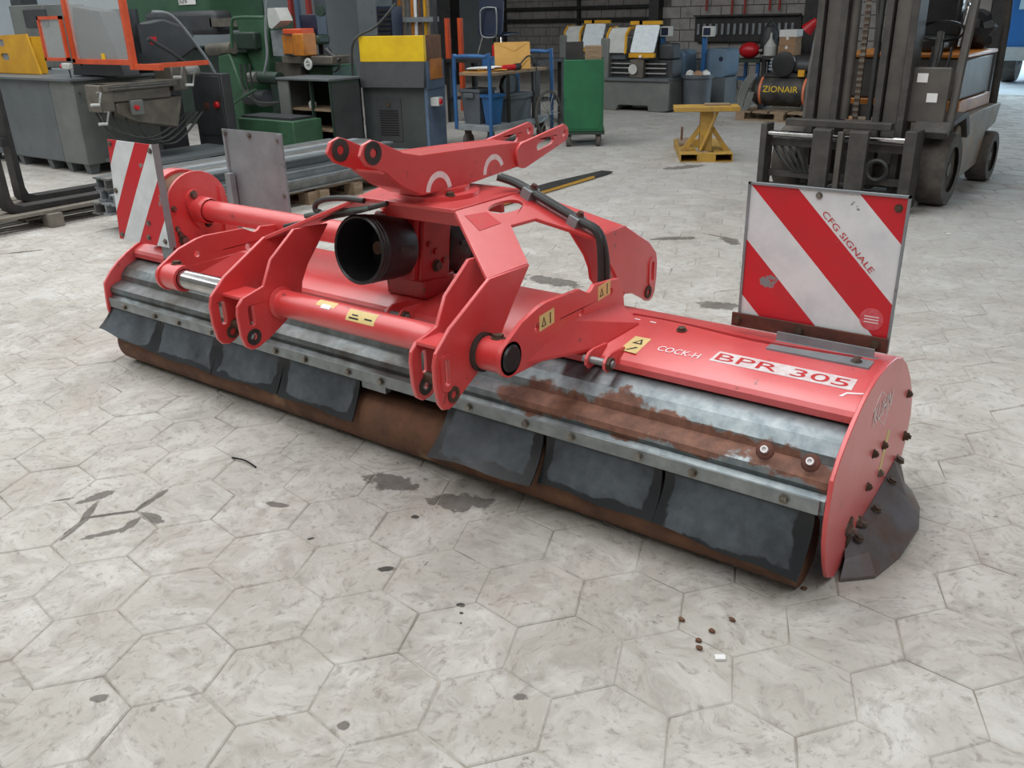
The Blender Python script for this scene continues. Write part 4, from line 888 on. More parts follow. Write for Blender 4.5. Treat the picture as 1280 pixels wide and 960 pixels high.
MB().box(a.x, e.x, 7.53, 7.56, a.z-.03, a.z+.03).build('rail', 'galv_dull', br)
for x in (a.x, e.x-.05): MB().box(x, x+.05, 7.50, 7.53, 0, 2.1).build('upright', 'mach_dark', br)

# ------------------------------------------------------------------ blue trolley and what stands on it
tx0, tx1, ty0, ty1 = -4.46, -3.98, 5.90, 7.08
tr = thing('platform_trolley', 'grey two-deck trolley with tall blue tube handles', 'trolley', (-4.2, 6.4, 0))
MB().box(tx0, tx1, ty0, ty1, .19, .25).build('lower_deck', 'galv_dull', tr, .005); MB().box(tx0+.03, tx1-.02, ty0+.04, ty1-.04, .76, .79).build('upper_deck', 'wood', tr, .004)
for x in (tx0+.08, tx1-.08):
    for y in (ty0+.1, ty1-.1): caster(tr, x, y, .075, .19)
for y in (ty0, ty1):
    MB().tube([(tx0, y, .2), (tx0, y, .9), (tx0+.06, y, .955), (tx1-.06, y, .955), (tx1, y, .9), (tx1, y, .05)], .022, 10).build('tube_handle', 'blue', tr)
for y in (ty0+.35, ty1-.35): MB().box(tx1-.04, tx1-.01, y, y+.03, .25, .76).build('deck_post', 'dark_steel', tr)
def tub(name, x0, x1, y0, y1, z0, z1, mat, label, cat, taper=.03, lid=None):
    t = thing(name, label, cat, ((x0+x1)/2, (y0+y1)/2, z0)); b = MB(); k = taper
    def rg(a, z): return [(x0+a, y0+a, z), (x1-a, y0+a, z), (x1-a, y1-a, z), (x0+a, y1-a, z)]
    vs = rg(k, z0)+rg(0, z1)+rg(.012, z1)+rg(k+.012, z0+.015); fs = [(3, 2, 1, 0)]
    for r in range(3): fs += [(r*4+i, r*4+(i+1) % 4, r*4+4+(i+1) % 4, r*4+4+i) for i in range(4)]
    fs.append((12, 13, 14, 15)); b.add(vs, fs).build('tub', mat, t)
    r_ = MB()
    for q in ((x0-.012, x1+.012, y0-.012, y0), (x0-.012, x1+.012, y1, y1+.012), (x0-.012, x0, y0, y1), (x1, x1+.012, y0, y1)): r_.box(*q, z1-.03, z1)
    r_.build('rim', mat, t)
    if lid: MB().box(x0-.01, x1+.01, y0-.01, y1+.01, z1, z1+.025).build('lid', lid, t, .005)
    return t
g_ = tub('storage_bin', -4.44, -4.17, 5.96, 6.24, .25, .62, 'grey_bin', 'grey plastic bin with moulded handle on the trolley deck', 'bin')
MB().box(-4.37, -4.24, 5.925, 5.948, .53, .58).build('handle', 'grey_bin', g_, .006)
tub('bucket', -4.14, -3.99, 5.95, 6.16, .25, .57, 'blue', 'bright blue square bucket on the trolley deck', 'bucket')
cr_ = tub('crate', -4.30, -4.01, 6.27, 6.72, .25, .52, 'grey_bin', 'dark grey lidded crate behind the blue bucket on the trolley deck', 'crate', .015, 'grey_bin')
bk_ = thing('seat_back', 'black curved plastic seat shell standing on the dark crate', 'seat shell', (-4.15, 6.5, .545))
MB().px([(6.34, .548), (6.62, .548), (6.64, .62), (6.62, .70), (6.58, .735), (6.40, .735), (6.35, .70), (6.32, .62)], -4.18, .05).build('shell', 'black_plastic', bk_, .012)
wl = thing('spoked_wheel', 'thin spoked wheel leaning against the trolley side', 'wheel', (-3.9, 6.9, 0))
MB().lathe([(.24, -.012), (.265, -.012), (.275, 0), (.265, .012), (.24, .012), (.24, -.012)], (-3.90, 6.90, .28), (1, 0, .06), 32).build('rim', 'tyre', wl)
for k_ in range(8):
    t = PI*k_/8; d = Vector((0, math.cos(t), math.sin(t)))*.245; MB().cyl(Vector((-3.90, 6.90, .28))-d, Vector((-3.90, 6.90, .28))+d, .003, n=5).build('spoke', 'steel_bar', wl)
def envelope(c, wx, wz, lean, rz, label):
    e = thing('envelope', label, 'envelope', c, 'envelopes on the trolley'); T = Matrix.Translation(c) @ Matrix.Rotation(rz, 4, 'Z') @ Matrix.Rotation(lean, 4, 'X')
    MB().box(-wx/2, wx/2, -.008, .008, 0, wz, T).build('sleeve', 'manila', e)
    f = MB().add([T @ Vector(p) for p in ((-wx/2, -.010, wz), (wx/2, -.010, wz), (.02, -.012, wz*.66), (-wx/2, -.008, wz), (wx/2, -.008, wz), (.02, -.010, wz*.66))], [(0, 1, 2), (5, 4, 3), (0, 3, 4, 1), (1, 4, 5, 2), (2, 5, 3, 0)]).build('closing_flap', 'manila', e); return e
p_ = Q(664, 84, 6.5)
envelope((-4.12, 6.52, .795), .40, .29, -.25, .75, 'large manila envelope standing upright on the trolley top')
for i, (x, y, a_) in enumerate(((-4.26, 6.10, .2), (-4.20, 6.22, .8), (-4.27, 6.20, 1.3))):
    e = thing('envelope', ['lowest flat manila envelope in the pile on the trolley top', 'middle flat manila envelope in the pile on the trolley top', 'uppermost flat manila envelope in the pile, under white paper'][i], 'envelope', (x, y, .79+.012*i), 'flat envelopes on the trolley')
    T = Matrix.Translation((x, y, .79+.012*i)) @ Matrix.Rotation(a_, 4, 'Z'); MB().box(-.16, .16, -.11, .11, 0, .011, T).build('sleeve', 'manila', e)
for i, (x, y, a_) in enumerate(((-4.26, 6.12, .5), (-4.24, 6.2, 1.1))):
    T = Matrix.Translation((x, y, .826+.006*i)) @ Matrix.Rotation(a_, 4, 'Z'); tag(MB().box(-.15, .15, -.1, .1, 0, .005, T).build('paper_sheet', 'paper'), 'white paper sheet lying on the flat envelopes on the trolley', 'paper', 'papers on the trolley')
T = Matrix.Translation((-3.68, 6.2, .80))
gr = thing('angle_grinder', 'red and black hand grinder with curled cable on the trolley', 'power tool', (-4.05, 6.35, .79))
MB().cyl((-4.06, 6.26, .825), (-4.03, 6.42, .825), .03, n=14).build('body', 'red_button', gr); MB().cyl((-4.03, 6.42, .825), (-4.02, 6.50, .828), .036, n=14).build('gear_head', 'dark_steel', gr)
MB().tube([(-4.03, 6.50, .83), (-3.98, 6.62, .93), (-3.95, 6.72, .85), (-3.93, 6.70, .6), (-3.935, 6.66, .3)], .009, 6).build('cable', 'rubber_hose', gr)
tag(MB().box(-4.43, -4.40, 6.55, 6.78, .79, 1.05).build('binder', 'red_button'), 'upright red binder on the trolley top beside the envelope', 'binder')
tag(MB().box(-4.43, -4.30, 6.36, 6.50, .79, .93).build('parts_box', 'blue'), 'small blue box on the trolley top under the chair', 'box')
tag(MB().box(-4.34, -4.20, 6.82, 6.96, .79, .94).build('white_carton', 'paper'), 'white carton behind the upright envelope', 'carton')
# blue plastic chair standing on a low dark cabinet behind the trolley
sb_ = thing('steel_bench', 'dark steel bench behind the trolley carrying the navy chair', 'bench', (-5.3, 8.0, 0))
MB().box(-6.2, -4.6, 7.7, 8.4, .78, .82).build('top', 'dark_steel', sb_)
for x in (-6.15, -4.7):
    for y in (7.75, 8.3): MB().box(x, x+.06, y, y+.06, 0, .78).build('leg', 'dark_steel', sb_)
MB().box(-6.1, -4.7, 7.8, 8.3, .3, .33).build('shelf', 'dark_steel', sb_)
ch = thing('plastic_chair', 'navy plastic shell chair with chrome legs on the steel bench', 'chair', (-5.0, 8.0, .82))
cxx, cyy = -5.02, 8.05
a, e, z0, z1 = R4(598, 0, 630, 43, 7.9); cxx = (a+e)/2
MB().plate(rrect(-.2, .2, 0, .46, .06), (cxx, 7.86, 1.10), (1, 0, 0), (.0, .12, 1), -.02).build('backrest', 'navy', ch, .006)
MB().plate(rrect(-.2, .2, 0, .42, .06), (cxx+.0, 7.86, 1.10), (1, 0, 0), (0, 1, .05), .02).build('seat', 'navy', ch, .006)
MB().tube([(cxx-.13, 7.845, 1.40), (cxx-.13, 7.84, 1.15), (cxx-.08, 7.85, 1.09), (cxx+.08, 7.85, 1.09), (cxx+.13, 7.84, 1.15), (cxx+.13, 7.845, 1.40), (cxx+.08, 7.86, 1.44), (cxx-.08, 7.86, 1.44), (cxx-.13, 7.845, 1.40)], .011, 8).build('back_rib', 'galv', ch)
for sx in (-1, 1):
    for dy, oy in ((.02, -.06), (.34, .06)): MB().cyl((cxx+sx*.15, 7.88+dy, 1.09), (cxx+sx*.21, 7.88+dy+oy, .825), .011, n=8).build('leg', 'chrome', ch)
for i, (px_, c_) in enumerate(((558, 'orange'), (574, 'orange'))):
    a = Q(px_, 42, 9.0); tag(MB().box(a.x-.03, a.x+.03, 9.0, 9.06, 0, 1.32).build('rack_post', c_), ['orange upright post behind the press, next to the dark column', 'orange upright post behind the press, beside the navy chair'][i], 'post')
tag(MB().box(*[Q(545, 20, 13.0).x, Q(563, 20, 13.0).x], 13.0, 13.3, 0, 6.5).build('steel_column', 'dark_steel'), 'tall dark steel roof column behind the yellow press', 'column')

# ------------------------------------------------------------------ green cart
GX, GY = -3.24, 6.60
gc = thing('tool_cart', 'green sheet metal tool cart on swivel casters', 'cart', (GX, GY, 0))
a, e, zb, zt = GX-.215, GX+.215, .16, .90
MB().box(a, e, GY-.04, GY+.50, zb, zt).build('body', 'green_cart', gc, .006); MB().box(a-.01, e+.015, GY-.06, GY+.52, zb-.03, zb).build('base_frame', 'mach_green_dark', gc)
MB().py([(a+.02, zb+.12), (a+.06, zb+.03), (e-.06, zb+.03), (e-.02, zb+.12), (e-.02, zt-.16), (e-.12, zt-.03), (a+.12, zt-.03), (a+.02, zt-.16)], GY-.046, .006).build('side_panel', 'green_cart', gc)
for x in (a+.05, e-.05):
    for y in (GY+.0, GY+.45): caster(gc, x, y, .062, zb-.03)
gc.rotation_euler.z = .56
def on_cart(x, y): return Vector((GX, GY, 0))+Matrix.Rotation(.56, 3, 'Z') @ Vector((x, y, 0))
for (x, y, sx, sy, h_, mt_, nm, lab, cat) in ((-.10, .18, .19, .28, .17, 'dark_steel', 'battery_box', 'black box on top of the green cart', 'box'), (.10, .16, .18, .30, .13, 'wood', 'timber_offcut', 'stacked timber offcut on top of the green cart', 'timber')):
    p_ = on_cart(x, y); tag(MB().box(-sx/2, sx/2, -sy/2, sy/2, 0, h_, Matrix.Translation((p_.x, p_.y, zt+.001)) @ Matrix.Rotation(.56, 4, 'Z')).build(nm, mt_), lab, cat)

# ------------------------------------------------------------------ lathes along the back
def lathe_machine(Y, px0, px1, label, dx=0, full=True):
    x0, x1 = Q(px0, 120, Y).x, Q(px1, 120, Y).x; L_ = x1-x0
    t = thing('lathe', label, 'lathe', ((x0+x1)/2, Y+.3, 0), 'lathes along the back wall')
    MB().py([(x0, .42), (x1, .42), (x1, .02), (x1-.12, 0), (x1-.32, 0), (x1-.34, .08), (x0+.30, .08), (x0+.26, 0), (x0, 0)], Y, .5).build('bed_base', 'mach_grey_light', t, .01)
    MB().box(x0, x1, Y-.03, Y+.5, .42, .46).build('chip_tray', 'mach_grey', t)
    MB().box(x0+.1, x1-.02, Y+.12, Y+.4, .46, .70).build('bed', 'mach_dark', t)
    for z in (.52, .59, .65): MB().cyl((x0+.1, Y+.08, z), (x1-.1, Y+.08, z), .012, n=8).build('feed_rod', 'steel_bar', t)
    MB().box(x0-.02, x0+.12, Y, Y+.5, .42, 1.0).build('end_case', 'mach_grey_light', t, .02)
    MB().box(x0+.10, x0+.36, Y+.08, Y+.46, .70, .98).build('headstock', 'mach_grey', t, .02)
    MB().cyl((x0+.36, Y+.25, .84), (x0+.46, Y+.25, .84), .12, n=20).build('chuck', 'steel_bar', t)
    ap = MB().box(x0+L_*.42, x0+L_*.62, Y, Y+.1, .46, .72).build('apron', 'mach_tan', t, .015); MB().lathe([(.05, 0), (.07, .005), (.07, .02), (.05, .02)], (x0+L_*.48, Y-.005, .58), (0, -1, 0), 18, True).build('handwheel', 'light_plastic', ap)
    MB().cyl((x0+L_*.56, Y+.05, .74), (x0+L_*.60, Y-.06, .76), .02, n=8).build('toolpost_grip', 'paper', ap)
    MB().box(x1-.28, x1-.04, Y+.15, Y+.4, .70, .92).build('tailstock', 'mach_dark', t, .03)
    g = MB().px([(Y+.02, .80), (Y+.04, 1.04), (Y+.14, 1.13), (Y+.3, 1.14), (Y+.3, 1.10), (Y+.16, 1.09), (Y+.08, 1.02), (Y+.06, .80)], x0+.08, .30).build('chuck_guard', 'light_plastic', t)
    for xx in (x0+.06, x0+.37): MB().px([(Y+.01, .79), (Y+.03, 1.05), (Y+.13, 1.145), (Y+.32, 1.155), (Y+.32, 1.12), (Y+.15, 1.11), (Y+.06, 1.03), (Y+.04, .79)], xx, .03).build('guard_rim', 'yellow', t)
    MB().plate(rrect(-.19, .19, 0, .36, .02), (x0+L_*.60, Y+.0, .80), (1, 0, 0), (0, .45, 1), .02).build('chip_shield', 'chart_white', t); MB().box(x0+L_*.42, x0+L_*.78, Y-.03, Y+.03, .74, .80).build('shield_foot', 'yellow', t)
    MB().box(x0+.45, x0+.5, Y+.3, Y+.36, .9, 1.22).box(x0+.3, x0+.8, Y+.3, Y+.36, 1.17, 1.22).build('shield_bracket', 'yellow', t)
    return t, x0, x1
lathe_machine(9.99, 751, 836, 'grey lathe with yellow chip shields standing beside the grey waste bin')
lathe_machine(11.6, 700, 765, 'second grey lathe with yellow guards behind the green cart')
pm('lathe_blue', S(104, 126, 146), S(92, 112, 130), 4, 0.4)
for i, (p0, p1, Y, zt_) in enumerate(((832, 853, 10.6, 63), (878, 907, 10.95, 61))):
    t = thing('machine_cabinet', ['blue-grey rounded machine end cabinet between lathe and waste bin', 'blue-grey rounded machine end cabinet with dark foot beside the waste bin'][i], 'machine cabinet', (Q(p0, 100, Y).x+.1, Y+.2, 0), 'machine end cabinets')
    x0, x1 = Q(p0, 95, Y).x, Q(p1, 95, Y).x; zt = Q((p0+p1)/2, zt_, Y).z
    MB().py(rrect(x0, x1, .42, zt, .07), Y, .45).build('upper_case', 'lathe_blue', t, .02); MB().box(x0-.0, x1, Y+.01, Y+.44, 0, .42).build('foot', 'mach_grey', t, .01); MB().cyl((x1-.09, Y-.002, zt-.14), (x1-.09, Y+.01, zt-.14), .035, n=14).build('opening', 'navy', t)
    px_ = (827, 879)[i]; a = Q(px_, 70, Y-.1); pt = thing('readout_display', ['blue digital readout on a post at the lathe end', 'blue digital readout on a post at the bin side'][i], 'display', (a.x, Y-.1, 0), 'digital readouts')
    zt2 = Q(px_, 44, Y-.1).z; MB().box(a.x-.03, a.x+.03, Y-.1, Y-.05, 0, zt2+.05).build('post', 'blue', pt); MB().box(a.x-.02, a.x+.16, Y-.14, Y-.07, zt2-.02, zt2+.12).build('housing', 'light_plastic', pt, .008); MB().box(a.x, a.x+.11, Y-.145, Y-.14, zt2, zt2+.10).build('screen', 'navy', pt)
b_ = thing('waste_bin', 'grey plastic waste bin full of white rubbish', 'waste bin', (-3.8, 10.4, 0))
x0, x1 = Q(846, 115, 10.2).x, Q(881, 115, 10.2).x; zt = Q(864, 94, 10.2).z; cx_ = (x0+x1)/2; r_ = (x1-x0)/2
MB().lathe([(.001, 0), (r_*.86, 0), (r_*.97, zt), (r_*1.04, zt), (r_*1.04, zt-.05), (r_*.98, zt-.05), (r_*.96, zt-.001), (r_*.9, zt-.06), (.001, zt-.06)], (cx_, 10.2+r_, 0), (0, 0, 1), 24).build('bin', 'grey_bin', b_)
for k_ in range(6):
    an = k_*PI/3; tag(MB().sph((cx_+math.cos(an)*r_*.6, 10.2+r_+math.sin(an)*r_*.6, zt-.01), r_*.29, (1, 1, .9+.2*(k_ % 2)), 8).build('crumpled_paper', ['paper', 'light_plastic', 'card'][k_ % 3]), ['crumpled white paper on top of the waste bin', 'pale plastic wrapping on top of the waste bin', 'brown crumpled wrapper on top of the waste bin'][k_ % 3], 'rubbish', 'rubbish in the bin')

# ------------------------------------------------------------------ yellow steel trestle
X0, Y0 = -1.81, 6.08
yt = thing('steel_trestle', 'yellow steel stand with flat top and open rectangular base', 'stand', (X0, Y0, 0))
X1, Y1 = X0+.50, Y0+1.10
for x in (X0, X1-.17):
    h = MB()
    for q in ((x, x+.17, .0, .008), (x, x+.17, .072, .08), (x, x+.008, .008, .072), (x+.162, x+.17, .008, .072)): h.box(q[0], q[1], Y0, Y1, q[2], q[3])
    h.build('fork_pocket', 'yellow_worn', yt)
for y in (Y0+.01, Y1-.10): MB().box(X0+.17, X1-.17, y, y+.09, 0, .08).build('cross_member', 'yellow_worn', yt)
cx_, cy_ = X0+.25, Y0+.22
MB().box(cx_-.06, cx_+.06, cy_-.06, cy_+.06, .08, .46).build('column', 'yellow_worn', yt)
def brace(ax, s_):
    pts = []
    for (u, z) in ((.06, .26), (.06, .33), (.24, .08), (.18, .08)):
        for w_ in (-.025, .025): pts.append((cx_+s_*u, cy_+w_, z) if ax == 'x' else (cx_+w_, cy_+s_*u*1.9, z))
    MB().add(pts, [(0, 2, 3, 1), (4, 6, 7, 5), (0, 1, 7, 6), (2, 4, 5, 3), (0, 6, 4, 2), (1, 3, 5, 7)]).build('brace', 'yellow_worn', yt)
brace('x', 1); brace('x', -1); brace('y', 1)
MB().tube([(cx_+.09, cy_-.085, .46), (cx_+.02, cy_-.09, .27), (cx_-.05, cy_-.085, .09)], .016, 8, False).build('stay', 'yellow_worn', yt)
MB().box(cx_-.32, cx_+.30, cy_-.13, cy_+.15, .46, .505).build('top_plate', 'yellow_worn', yt, .004); MB().cyl((X0+.06, Y1-.3, .08), (X0+.06, Y1-.3, .24), .012, n=8).build('pin', 'rust', yt)
MB().box(X0+.02, X0+.14, Y0+.5, Y0+.95, .08, .11).build('wood_wedge', 'wood', yt); MB().box(cx_-.02, cx_+.22, cy_-.02, cy_+.12, .505, .52).build('wood_board', 'wood', yt)
yt.rotation_euler.z = .52

# ------------------------------------------------------------------ compressor on its pallet
pallet(-2.72, -1.55, 9.55, 10.25, 'light wooden pallet carrying the black compressor', 'wood')
cp_ = thing('air_compressor', 'black horizontal tank compressor lettered in yellow', 'compressor', (-2.2, 9.85, .123))
x0, x1 = Q(935, 120, 9.7).x, Q(1020, 120, 9.7).x; zc = .123+.23; r_ = .19
MB().lathe([(.001, 0), (.08, .005), (.15, .03), (r_, .09), (r_, x1-x0-.09), (.15, x1-x0-.03), (.08, x1-x0-.005), (.001, x1-x0)], (x0, 9.87, zc), (1, 0, 0), 32).build('tank', 'black_dust', cp_)
for x in (x0+.12, x1-.2): MB().box(x, x+.08, 9.75, 10.0, .123, zc-.1).build('foot', 'dark_steel', cp_)
text('ZIONAIR', (x0+.20, 9.87-r_-.002, zc+.0), (1, 0, 0), (0, 0.1, 1), .46, .075, 'yellow_bright', 'tank_lettering', cp_, th=.001)
for x in (x0+.14, x1-.18): MB().lathe([(r_+.004, 0), (r_+.004, .03)], (x, 9.87, zc), (1, 0, 0), 32).build('strap', 'orange_strap', cp_)
MB().box(x0+.15, x1-.15, 9.78, 9.98, zc+r_-.01, zc+r_+.03).build('saddle', 'dark_steel', cp_)
for k_, xx in enumerate((x0+.26, x0+.34)): MB().lathe([(.06, 0), (.085, .02), (.06, .04), (.085, .06), (.06, .08), (.085, .10), (.06, .12), (.085, .14), (.05, .16)], (xx, 9.86, zc+r_+.05), (.15-.3*k_, 0, 1), 14, True).build('cylinder_head', 'galv_dull', cp_)
MB().cyl((x0+.55, 9.87, zc+r_+.12), (x0+.82, 9.87, zc+r_+.12), .09, n=18).build('motor', 'mach_dark', cp_); MB().lathe([(.10, 0), (.15, .01), (.15, .04), (.10, .05)], (x0+.42, 9.78, zc+r_+.15), (0, -1, 0), 22, True).build('flywheel', 'black_plastic', cp_)
MB().box(x0+.62, x0+.70, 9.74, 9.78, zc+r_, zc+r_+.08).build('pressure_switch', 'yellow', cp_); MB().lathe([(.001, .02), (.035, .02), (.035, 0), (.001, 0)], (x1-.12, 9.8, zc+r_+.14), (0, -1, 0), 14).build('gauge', 'light_plastic', cp_); MB().cyl((x1-.12, 9.82, zc+r_-.02), (x1-.12, 9.82, zc+r_+.13), .012, n=8).build('pipe', 'steel_bar', cp_)
hs_ = thing('air_hose', 'grey-green coiled air hose hanging over the compressor end', 'hose', (x0+.02, 9.7, .12))
for k_ in range(4): MB().tube([(x0+.12-.03*k_, 9.66, zc+.22), (x0+.02-.03*k_, 9.62, zc+.05), (x0-.03-.02*k_, 9.60, .16), (x0+.05-.02*k_, 9.60, .14), (x0+.10-.02*k_, 9.63, zc)], .014, 7).build('coil', 'mach_grey_light', hs_)

# ------------------------------------------------------------------ bench, tanks and boxes along the wall
wb_ = thing('work_bench', 'small blue steel workbench against the block wall', 'workbench', (-4.3, 12.9, 0))
a, e, zt = Q(917, 80, 12.6).x, Q(947, 80, 12.6).x, Q(930, 74, 12.6).z
MB().box(a-.03, e+.05, 12.55, 13.2, zt-.05, zt).build('top', 'mach_green_dark', wb_)
for x in (a, e):
    for y in (12.6, 13.1): MB().box(x-.025, x+.025, y, y+.05, 0, zt-.05).build('leg', 'blue', wb_)
MB().box(a, e, 12.62, 13.1, zt*.45, zt*.45+.03).build('shelf', 'blue', wb_)
tk = thing('red_tank', 'round red pressure tank lying on the blue workbench', 'tank', ((a+e)/2, 12.85, zt)); MB().sph(((a+e)/2-.05, 12.85, zt+.125), .125, (1.4, 1, 1), 18).build('vessel', 'red_button', tk); MB().cyl(((a+e)/2+.12, 12.85, zt+.12), ((a+e)/2+.18, 12.85, zt+.12), .03, n=10).build('neck', 'steel_bar', tk)
bt = thing('long_bench', 'dark steel bench along the wall behind the compressor', 'workbench', (-3.0, 12.9, 0))
a2, e2 = Q(952, 72, 12.6).x, Q(1040, 72, 12.6).x; z2 = Q(980, 70, 12.6).z
MB().box(a2, e2, 12.6, 13.3, z2-.06, z2).build('top', 'dark_steel', bt)
for x in (a2, (a2+e2)/2, e2-.06): MB().box(x, x+.06, 12.62, 12.68, 0, z2-.06).build('leg', 'dark_steel', bt)
MB().box(a2, e2, 12.7, 13.2, .3, .33).build('shelf', 'dark_steel', bt)
MB().box(a2+.1, e2-.1, 13.2, 13.22, .33, z2-.08).build('back_sheet', 'dark_inside', bt)
def carton(px0, py0, px1, py1, Y, dep, z, mat, label, name='carton', cat='carton'):
    x0, x1, _, _ = R4(px0, py0, px1, py1, Y); h_ = Q((px0+px1)/2, py0, Y).z-Q((px0+px1)/2, py1, Y).z
    t = thing(name, label, cat, ((x0+x1)/2, Y+dep/2, z)); MB().box(x0, x1, Y, Y+dep, z, z+h_).build('body', mat, t, .004); MB().box((x0+x1)/2-.02, (x0+x1)/2+.02, Y-.001, Y+dep+.001, z+h_*.7, z+h_+.001).build('tape', 'paper', t); return z+h_+.002
zz = carton(972, 58, 993, 70, 12.7, .3, z2, 'card', 'lower brown carton on the dark bench')
zz = carton(974, 47, 994, 58, 12.72, .28, zz, 'card', 'middle brown carton stacked on the dark bench')
carton(974, 39, 996, 48, 12.72, .28, zz, 'paper', 'white box on top of the brown cartons')
cn = thing('gas_canister', 'dark grey rounded canister standing on the dark bench', 'canister', (Q(953, 50, 12.95).x, 12.95, z2)); x = Q(953, 50, 12.95).x+.06
MB().lathe([(.001, 0), (.13, .0), (.15, .05), (.15, .32), (.10, .42), (.05, .44), (.05, .48), (.001, .48)], (x, 13.12, z2), (0, 0, 1), 20).build('body', 'mach_dark', cn); MB().tube([(x-.08, 13.12, z2+.42), (x, 13.12, z2+.54), (x+.08, 13.12, z2+.42)], .015, 6).build('handle', 'mach_dark', cn)
fn_ = thing('paint_can', 'pale paint can with funnel on the dark bench', 'can', (Q(963, 62, 12.65).x-.04, 12.75, z2)); x = Q(963, 62, 12.65).x-.04
MB().cyl((x, 12.75, z2), (x, 12.75, z2+.14), .10, n=20).build('can', 'light_plastic', fn_); MB().lathe([(.10, 0), (.02, .12), (.015, .2)], (x, 12.75, z2+.14), (0, 0, 1), 16).build('funnel', 'light_plastic', fn_)
x = Q(1016, 60, 12.65).x; tag(MB().lathe([(.001, 0), (.05, 0), (.05, .18), (.02, .22), (.02, .26), (.001, .26)], (x, 12.75, z2), (0, 0, 1), 14).build('spray_bottle', 'blue'), 'blue spray bottle on the dark bench by the red funnel stand', 'bottle')
fs_ = thing('work_lamp', 'bright red shaded work lamp on a bent stand', 'lamp', (Q(1020, 60, 12.5).x, 12.45, 0)); x = Q(1021, 60, 12.5).x
MB().tube([(x, 12.45, 0), (x+.02, 12.45, .7), (x, 12.45, 1.05), (x-.04, 12.45, 1.15)], .014, 7).build('stand', 'galv_dull', fs_); MB().cyl((x-.03, 12.45, 1.16), (x-.17, 12.45, 1.02), .05, .10, 14).build('shade', 'red_button', fs_); MB().cyl((x, 12.45, 0), (x, 12.45, .02), .12, n=18).build('base', 'dark_steel', fs_)
tag(MB().box(-6.0, -4.7, 12.9, 13.5, 0, .55).build('machine_block', 'mach_dark', None, .02), 'dark low machine block by the wall behind the lathes', 'machine')

# ------------------------------------------------------------------ forklift
pm('fk_grey', S(148, 140, 128), S(124, 116, 106), 5, 0.6, spots=[(S(186, 128, 72), 4, 0.55, 0.7)])
pm('fk_black', S(54, 52, 50), S(74, 71, 67), 9, 0.6, spots=[(S(92, 88, 82), 7, 0.64, 0.8)])
pm('fk_panel', S(92, 89, 84), S(76, 73, 69), 6, 0.5)
fl_ = thing('forklift', 'worn dark forklift with raised mast facing the mower', 'forklift', (.2, 5.8, 0))
# carriage
MB().box(-.47, -.42, 4.72, 4.86, .03, .57).build('carriage_side', 'fk_black', fl_, .006); MB().box(.58, .66, 4.72, 4.90, .03, .57).build('carriage_side', 'fk_black', fl_, .006)
for z, r_ in ((.50, .022), (.115, .022)): MB().cyl((-.43, 4.76, z), (.59, 4.76, z), r_, n=14).build('carriage_bar', 'chrome', fl_)
MB().box(-.43, .59, 4.82, 4.88, .40, .46).build('carriage_beam', 'fk_black', fl_, .004); MB().box(-.43, .59, 4.82, 4.88, .17, .22).build('carriage_beam', 'fk_black', fl_, .004)
for x, wd in ((-.02, .13), (.24, .13)): MB().px([(4.60, .0), (4.60, .56), (4.64, .57), (4.655, .56), (4.655, .05), (4.62, .0)], x, wd).build('fork_shank', 'fk_black', fl_, .004); 
for x in (-.02, .24): MB().px([(4.65, 0.005), (4.60, .045), (4.40, .04), (4.34, .03), (4.34, .005)], x, .12).build('fork_tine', 'fk_black', fl_)
MB().box(.145, .185, 4.64, 4.69, .02, .55).build('chain_guide', 'fk_panel', fl_, .004)
MB().box(-.28, .48, 4.72, 4.80, .565, .615).build('carriage_top', 'fk_black', fl_, .006)
# mast channels
for (xa, xb) in ((-.20, .02), (.28, .50)):
    b = MB().box(xa, xa+.05, 4.92, 5.12, .12, 2.25).box(xb-.05, xb, 4.92, 5.12, .12, 2.25).box(xa+.05, xb-.05, 5.04, 5.12, .12, 2.25); b.build('mast_channel', 'fk_black', fl_, .004)
    MB().box(xa+.06, xb-.06, 4.96, 5.03, .30, 2.6).build('inner_mast', 'fk_panel', fl_, .003)
for z in (.62, 1.7, 2.18): MB().box(-.02, .28, 5.03, 5.11, z, z+.08).build('mast_crossbar', 'fk_black', fl_)
MB().cyl((.05, 5.0, .6), (.05, 5.0, 2.2), .035, n=14).build('lift_cylinder', 'fk_panel', fl_); MB().cyl((.23, 5.0, .6), (.23, 5.0, 2.2), .02, n=10).build('hose_guide', 'rubber_hose', fl_)
chain = MB().box(.12, .155, 4.98, 5.0, .6, 2.1).mesh('chain_strip', 'bolt_rust')
ck = put('lift_chain', chain, fl_)
lk = MB().box(.118, .157, 4.974, 4.981, 0, .020).mesh('chain_link', 'mach_tan')
for i in range(34): put('chain_link', lk, ck, loc=(0, 0, .62+i*.042))
for k_ in range(4): MB().tube([(-.40+.06*k_, 4.84, .40), (-.30+.05*k_, 4.80, .30), (-.20+.03*k_, 4.82, .22), (-.05, 4.85, .30-.02*k_)], .012, 6).build('carriage_hose', 'rubber_hose', fl_)
MB().lathe([(.07, 0), (.085, .012), (.07, .024), (.055, .012), (.07, 0)], (.40, 4.80, .28), (0, -1, 0), 20).build('hose_coil', 'rubber_hose', fl_)
MB().box(-.3, .55, 5.0, 5.3, .15, .45).build('front_axle', 'fk_black', fl_)
